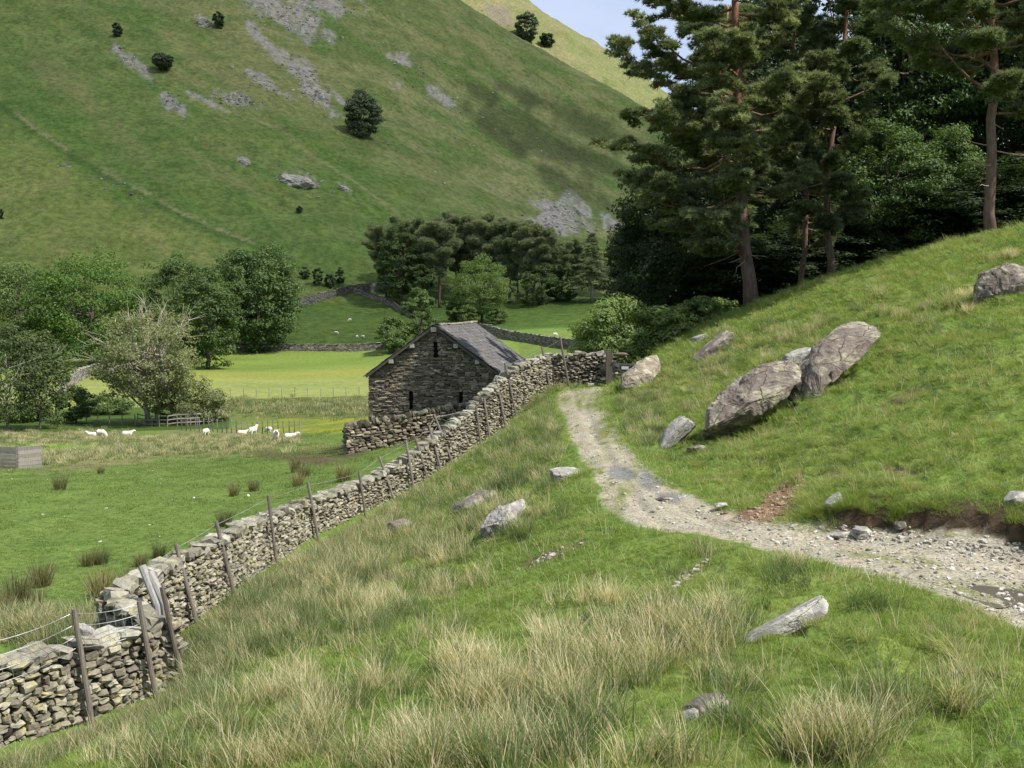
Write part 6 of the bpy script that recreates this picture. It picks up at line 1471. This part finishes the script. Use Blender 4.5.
# loose scree on the fell: far too many to count
def build_fell_cover():
    r = np.random.default_rng(5)
    px = []; py = []
    for (cx_, cy_, rx, ry, an_, n) in ((130, 62, 22, 6, 40, 120), (173, 103, 15, 7, 35, 90), (236, 100, 24, 8, 15, 140), (262, 82, 30, 6, 30, 90), (308, 82, 36, 12, 48, 330), (285, 15, 55, 18, 25, 420), (340, 8, 40, 14, 10, 120), (565, 214, 32, 12, 22, 300), (553, 224, 26, 9, 8, 160), (440, 95, 40, 14, 30, 110), (400, 58, 40, 12, 20, 70), (480, 150, 110, 50, 30, 130), (300, 182, 30, 10, 15, 60), (100, 180, 130, 8, 30, 50), (500, 20, 20, 10, 40, 40)):
        t = R(an_); u = r.normal(0, .55, n) * rx; v = r.normal(0, .55, n) * ry; px.append(cx_ + u * math.cos(t) - v * math.sin(t)); py.append(cy_ + u * math.sin(t) + v * math.cos(t))
    P = hit(np.concatenate(px), np.concatenate(py), 340, 1600); n = len(P); s = .18 + .9 * r.power(.3, n); an = r.uniform(0, 6.28, n)
    X = np.stack([np.cos(an), np.sin(an), r.normal(0, .2, n)], 1); Yv = np.stack([-np.sin(an), np.cos(an), 0 * an], 1); V, F, A = stones(P, np.stack([s, s * .7, s * r.uniform(.35, .7, n)], 1), X, Yv, np.tile([0, 0, 1.], (n, 1)), r, r.random(n))
    m = MB(); m.add(V, F, a=A); tag(m.build('scree_stones', mat_stone('scree_stone', [(0, (.13, .125, .12)), (.7, (.25, .24, .225)), (1, (.38, .37, .35))], None, .6, 2, .1)), kind='stuff')
build_fell_cover()
# ================================================================== LIGHT, SKY, CAMERA
SUN_EL, SUN_AZ = R(55), math.atan2(.88, -.47)    # azimuth measured from +Y towards +X
SUND = Vector((math.cos(SUN_EL) * math.sin(SUN_AZ), math.cos(SUN_EL) * math.cos(SUN_AZ), math.sin(SUN_EL)))
sl = bpy.data.lights.new('sun', 'SUN'); sl.energy = 4.8; sl.angle = R(.6); sl.color = (1, .95, .87)
so = bpy.data.objects.new('sun', sl); COL.objects.link(so); so.rotation_euler = (-SUND).to_track_quat('-Z', 'Y').to_euler(); so.location = (0, 0, 60)
w = bpy.data.worlds.new('World'); scene.world = w; w.use_nodes = True
nt = w.node_tree; nt.nodes.clear()
sky = nd(nt, 'ShaderNodeTexSky', sky_type='NISHITA', sun_disc=False); sky.sun_elevation = SUN_EL; sky.sun_rotation = SUN_AZ
sky.air_density = 1.0; sky.dust_density = 1.0; sky.ozone_density = 1.0
tc = nd(nt, 'ShaderNodeTexCoord').outputs['Generated']
mp = nd(nt, 'ShaderNodeMapping'); nt.links.new(tc, mp.inputs[0]); mp.inputs['Scale'].default_value = (1, 1, 2.4)
cn = noise(nt, mp.outputs[0], 2.3, 8, .6)
cf = ramp(nt, cn, [(.36, g(.30)), (.60, g(.9))])
colr = mix(nt, cf, sky.outputs[0], (3.7, 4.25, 5.5))
bg = nd(nt, 'ShaderNodeBackground', i_Strength=.12); nt.links.new(colr, bg.inputs[0])
wo = nt.nodes.new('ShaderNodeOutputWorld'); nt.links.new(bg.outputs[0], wo.inputs[0])
cd = bpy.data.cameras.new('camera'); cam = bpy.data.objects.new('camera', cd); COL.objects.link(cam)
cd.sensor_width = 36; cd.lens = 36 * FPX / 1024; cd.clip_start = .1; cd.clip_end = 6000
cam.location = (0, 0, 0); cam.rotation_euler = (math.pi / 2 - PITCH, 0, 0); scene.camera = cam
vs = scene.view_settings; vs.view_transform = 'Standard'; vs.look = 'None'; vs.exposure = .58; vs.gamma = 1; vs.use_curve_mapping = False
cy = scene.cycles; cy.max_bounces = 6; cy.diffuse_bounces = 3; cy.glossy_bounces = 2; cy.transmission_bounces = 4; cy.transparent_max_bounces = 8
cy.use_adaptive_sampling = False; cy.caustics_reflective = False; cy.caustics_refractive = False
try:
    cy.use_denoising = True; cy.denoiser = 'OPENIMAGEDENOISE'; cy.denoising_input_passes = 'RGB_ALBEDO_NORMAL'
except Exception: pass

# ------------------------------------------------------------------ cloud whose shadow lies over the near fell
def cloud(name, region, h, seed, dens):
    """flat topped cumulus at height h (m) whose shadow falls on the given ground outline"""
    R_ = np.array(region, float); z = hl(R_[:, 0], R_[:, 1]); k_ = (h - z)[:, None] / SUND.z
    Q = R_ + k_ * np.array([[SUND.x, SUND.y]]); c = Q.mean(0)
    n = 160; an = np.arange(n) * 2 * np.pi / n - np.pi
    aq = np.arctan2(Q[:, 1] - c[1], Q[:, 0] - c[0]); rq = np.hypot(Q[:, 0] - c[0], Q[:, 1] - c[1]); o_ = np.argsort(aq); aq = aq[o_]; rq = rq[o_]
    rr = np.interp(an, np.concatenate([aq[-1:] - 2 * np.pi, aq, aq[:1] + 2 * np.pi]), np.concatenate([rq[-1:], rq, rq[:1]]))
    x1, y1 = np.cos(an) * 6 + seed, np.sin(an) * 6; rr = rr * (1 + .05 * fbm(x1 * .5, y1 * .5, 3))
    V = []; rings = 14
    for i in range(rings + 1):
        f = i / rings
        V.append(np.stack([c[0] + np.cos(an) * rr * f, c[1] + np.sin(an) * rr * f, h + 45 * (1 - f ** 4) ** .5 * (1 + .5 * fbm(np.cos(an) * f * 5 + seed, np.sin(an) * f * 5, 4))], 1))
    B = [np.stack([c[0] + np.cos(an) * rr * i / rings, c[1] + np.sin(an) * rr * i / rings, np.full(n, h - 8 * (1 - (i / rings) ** 4))], 1) for i in range(rings)]
    V = np.concatenate(V + B); a = np.arange(n); b = (a + 1) % n; F = []
    for i in range(rings): F.append(np.stack([i * n + a, (i + 1) * n + a, (i + 1) * n + b, i * n + b], 1))
    o0 = (rings + 1) * n
    for i in range(rings - 1): F.append(np.stack([o0 + i * n + a, o0 + i * n + b, o0 + (i + 1) * n + b, o0 + (i + 1) * n + a], 1))
    F.append(np.stack([o0 + (rings - 1) * n + a, o0 + (rings - 1) * n + b, rings * n + b, rings * n + a], 1))
    m, nt = new_mat('cloud_vapour'); d = nd(nt, 'ShaderNodeBsdfDiffuse'); d.inputs[0].default_value = (.9, .9, .9, 1); tl = nd(nt, 'ShaderNodeBsdfTranslucent'); tl.inputs[0].default_value = (.9, .9, .9, 1); tp = nd(nt, 'ShaderNodeBsdfTransparent')
    m1 = nd(nt, 'ShaderNodeMixShader', i_0=.5); nt.links.new(d.outputs[0], m1.inputs[1]); nt.links.new(tl.outputs[0], m1.inputs[2]); m2 = nd(nt, 'ShaderNodeMixShader', i_0=dens); nt.links.new(tp.outputs[0], m2.inputs[1]); nt.links.new(m1.outputs[0], m2.inputs[2])
    o = nt.nodes.new('ShaderNodeOutputMaterial'); nt.links.new(m2.outputs[0], o.inputs[0])
    tag(obj(name, mesh_np(name, V, F, m, None, True)), kind='structure')
cloud('cloud', [(-520, 330), (-250, 292), (-60, 300), (60, 285), (150, 300), (260, 420), (260, 700), (200, 950), (60, 980), (-60, 960), (-300, 1000), (-600, 900), (-650, 600)], 430, 3, .40)
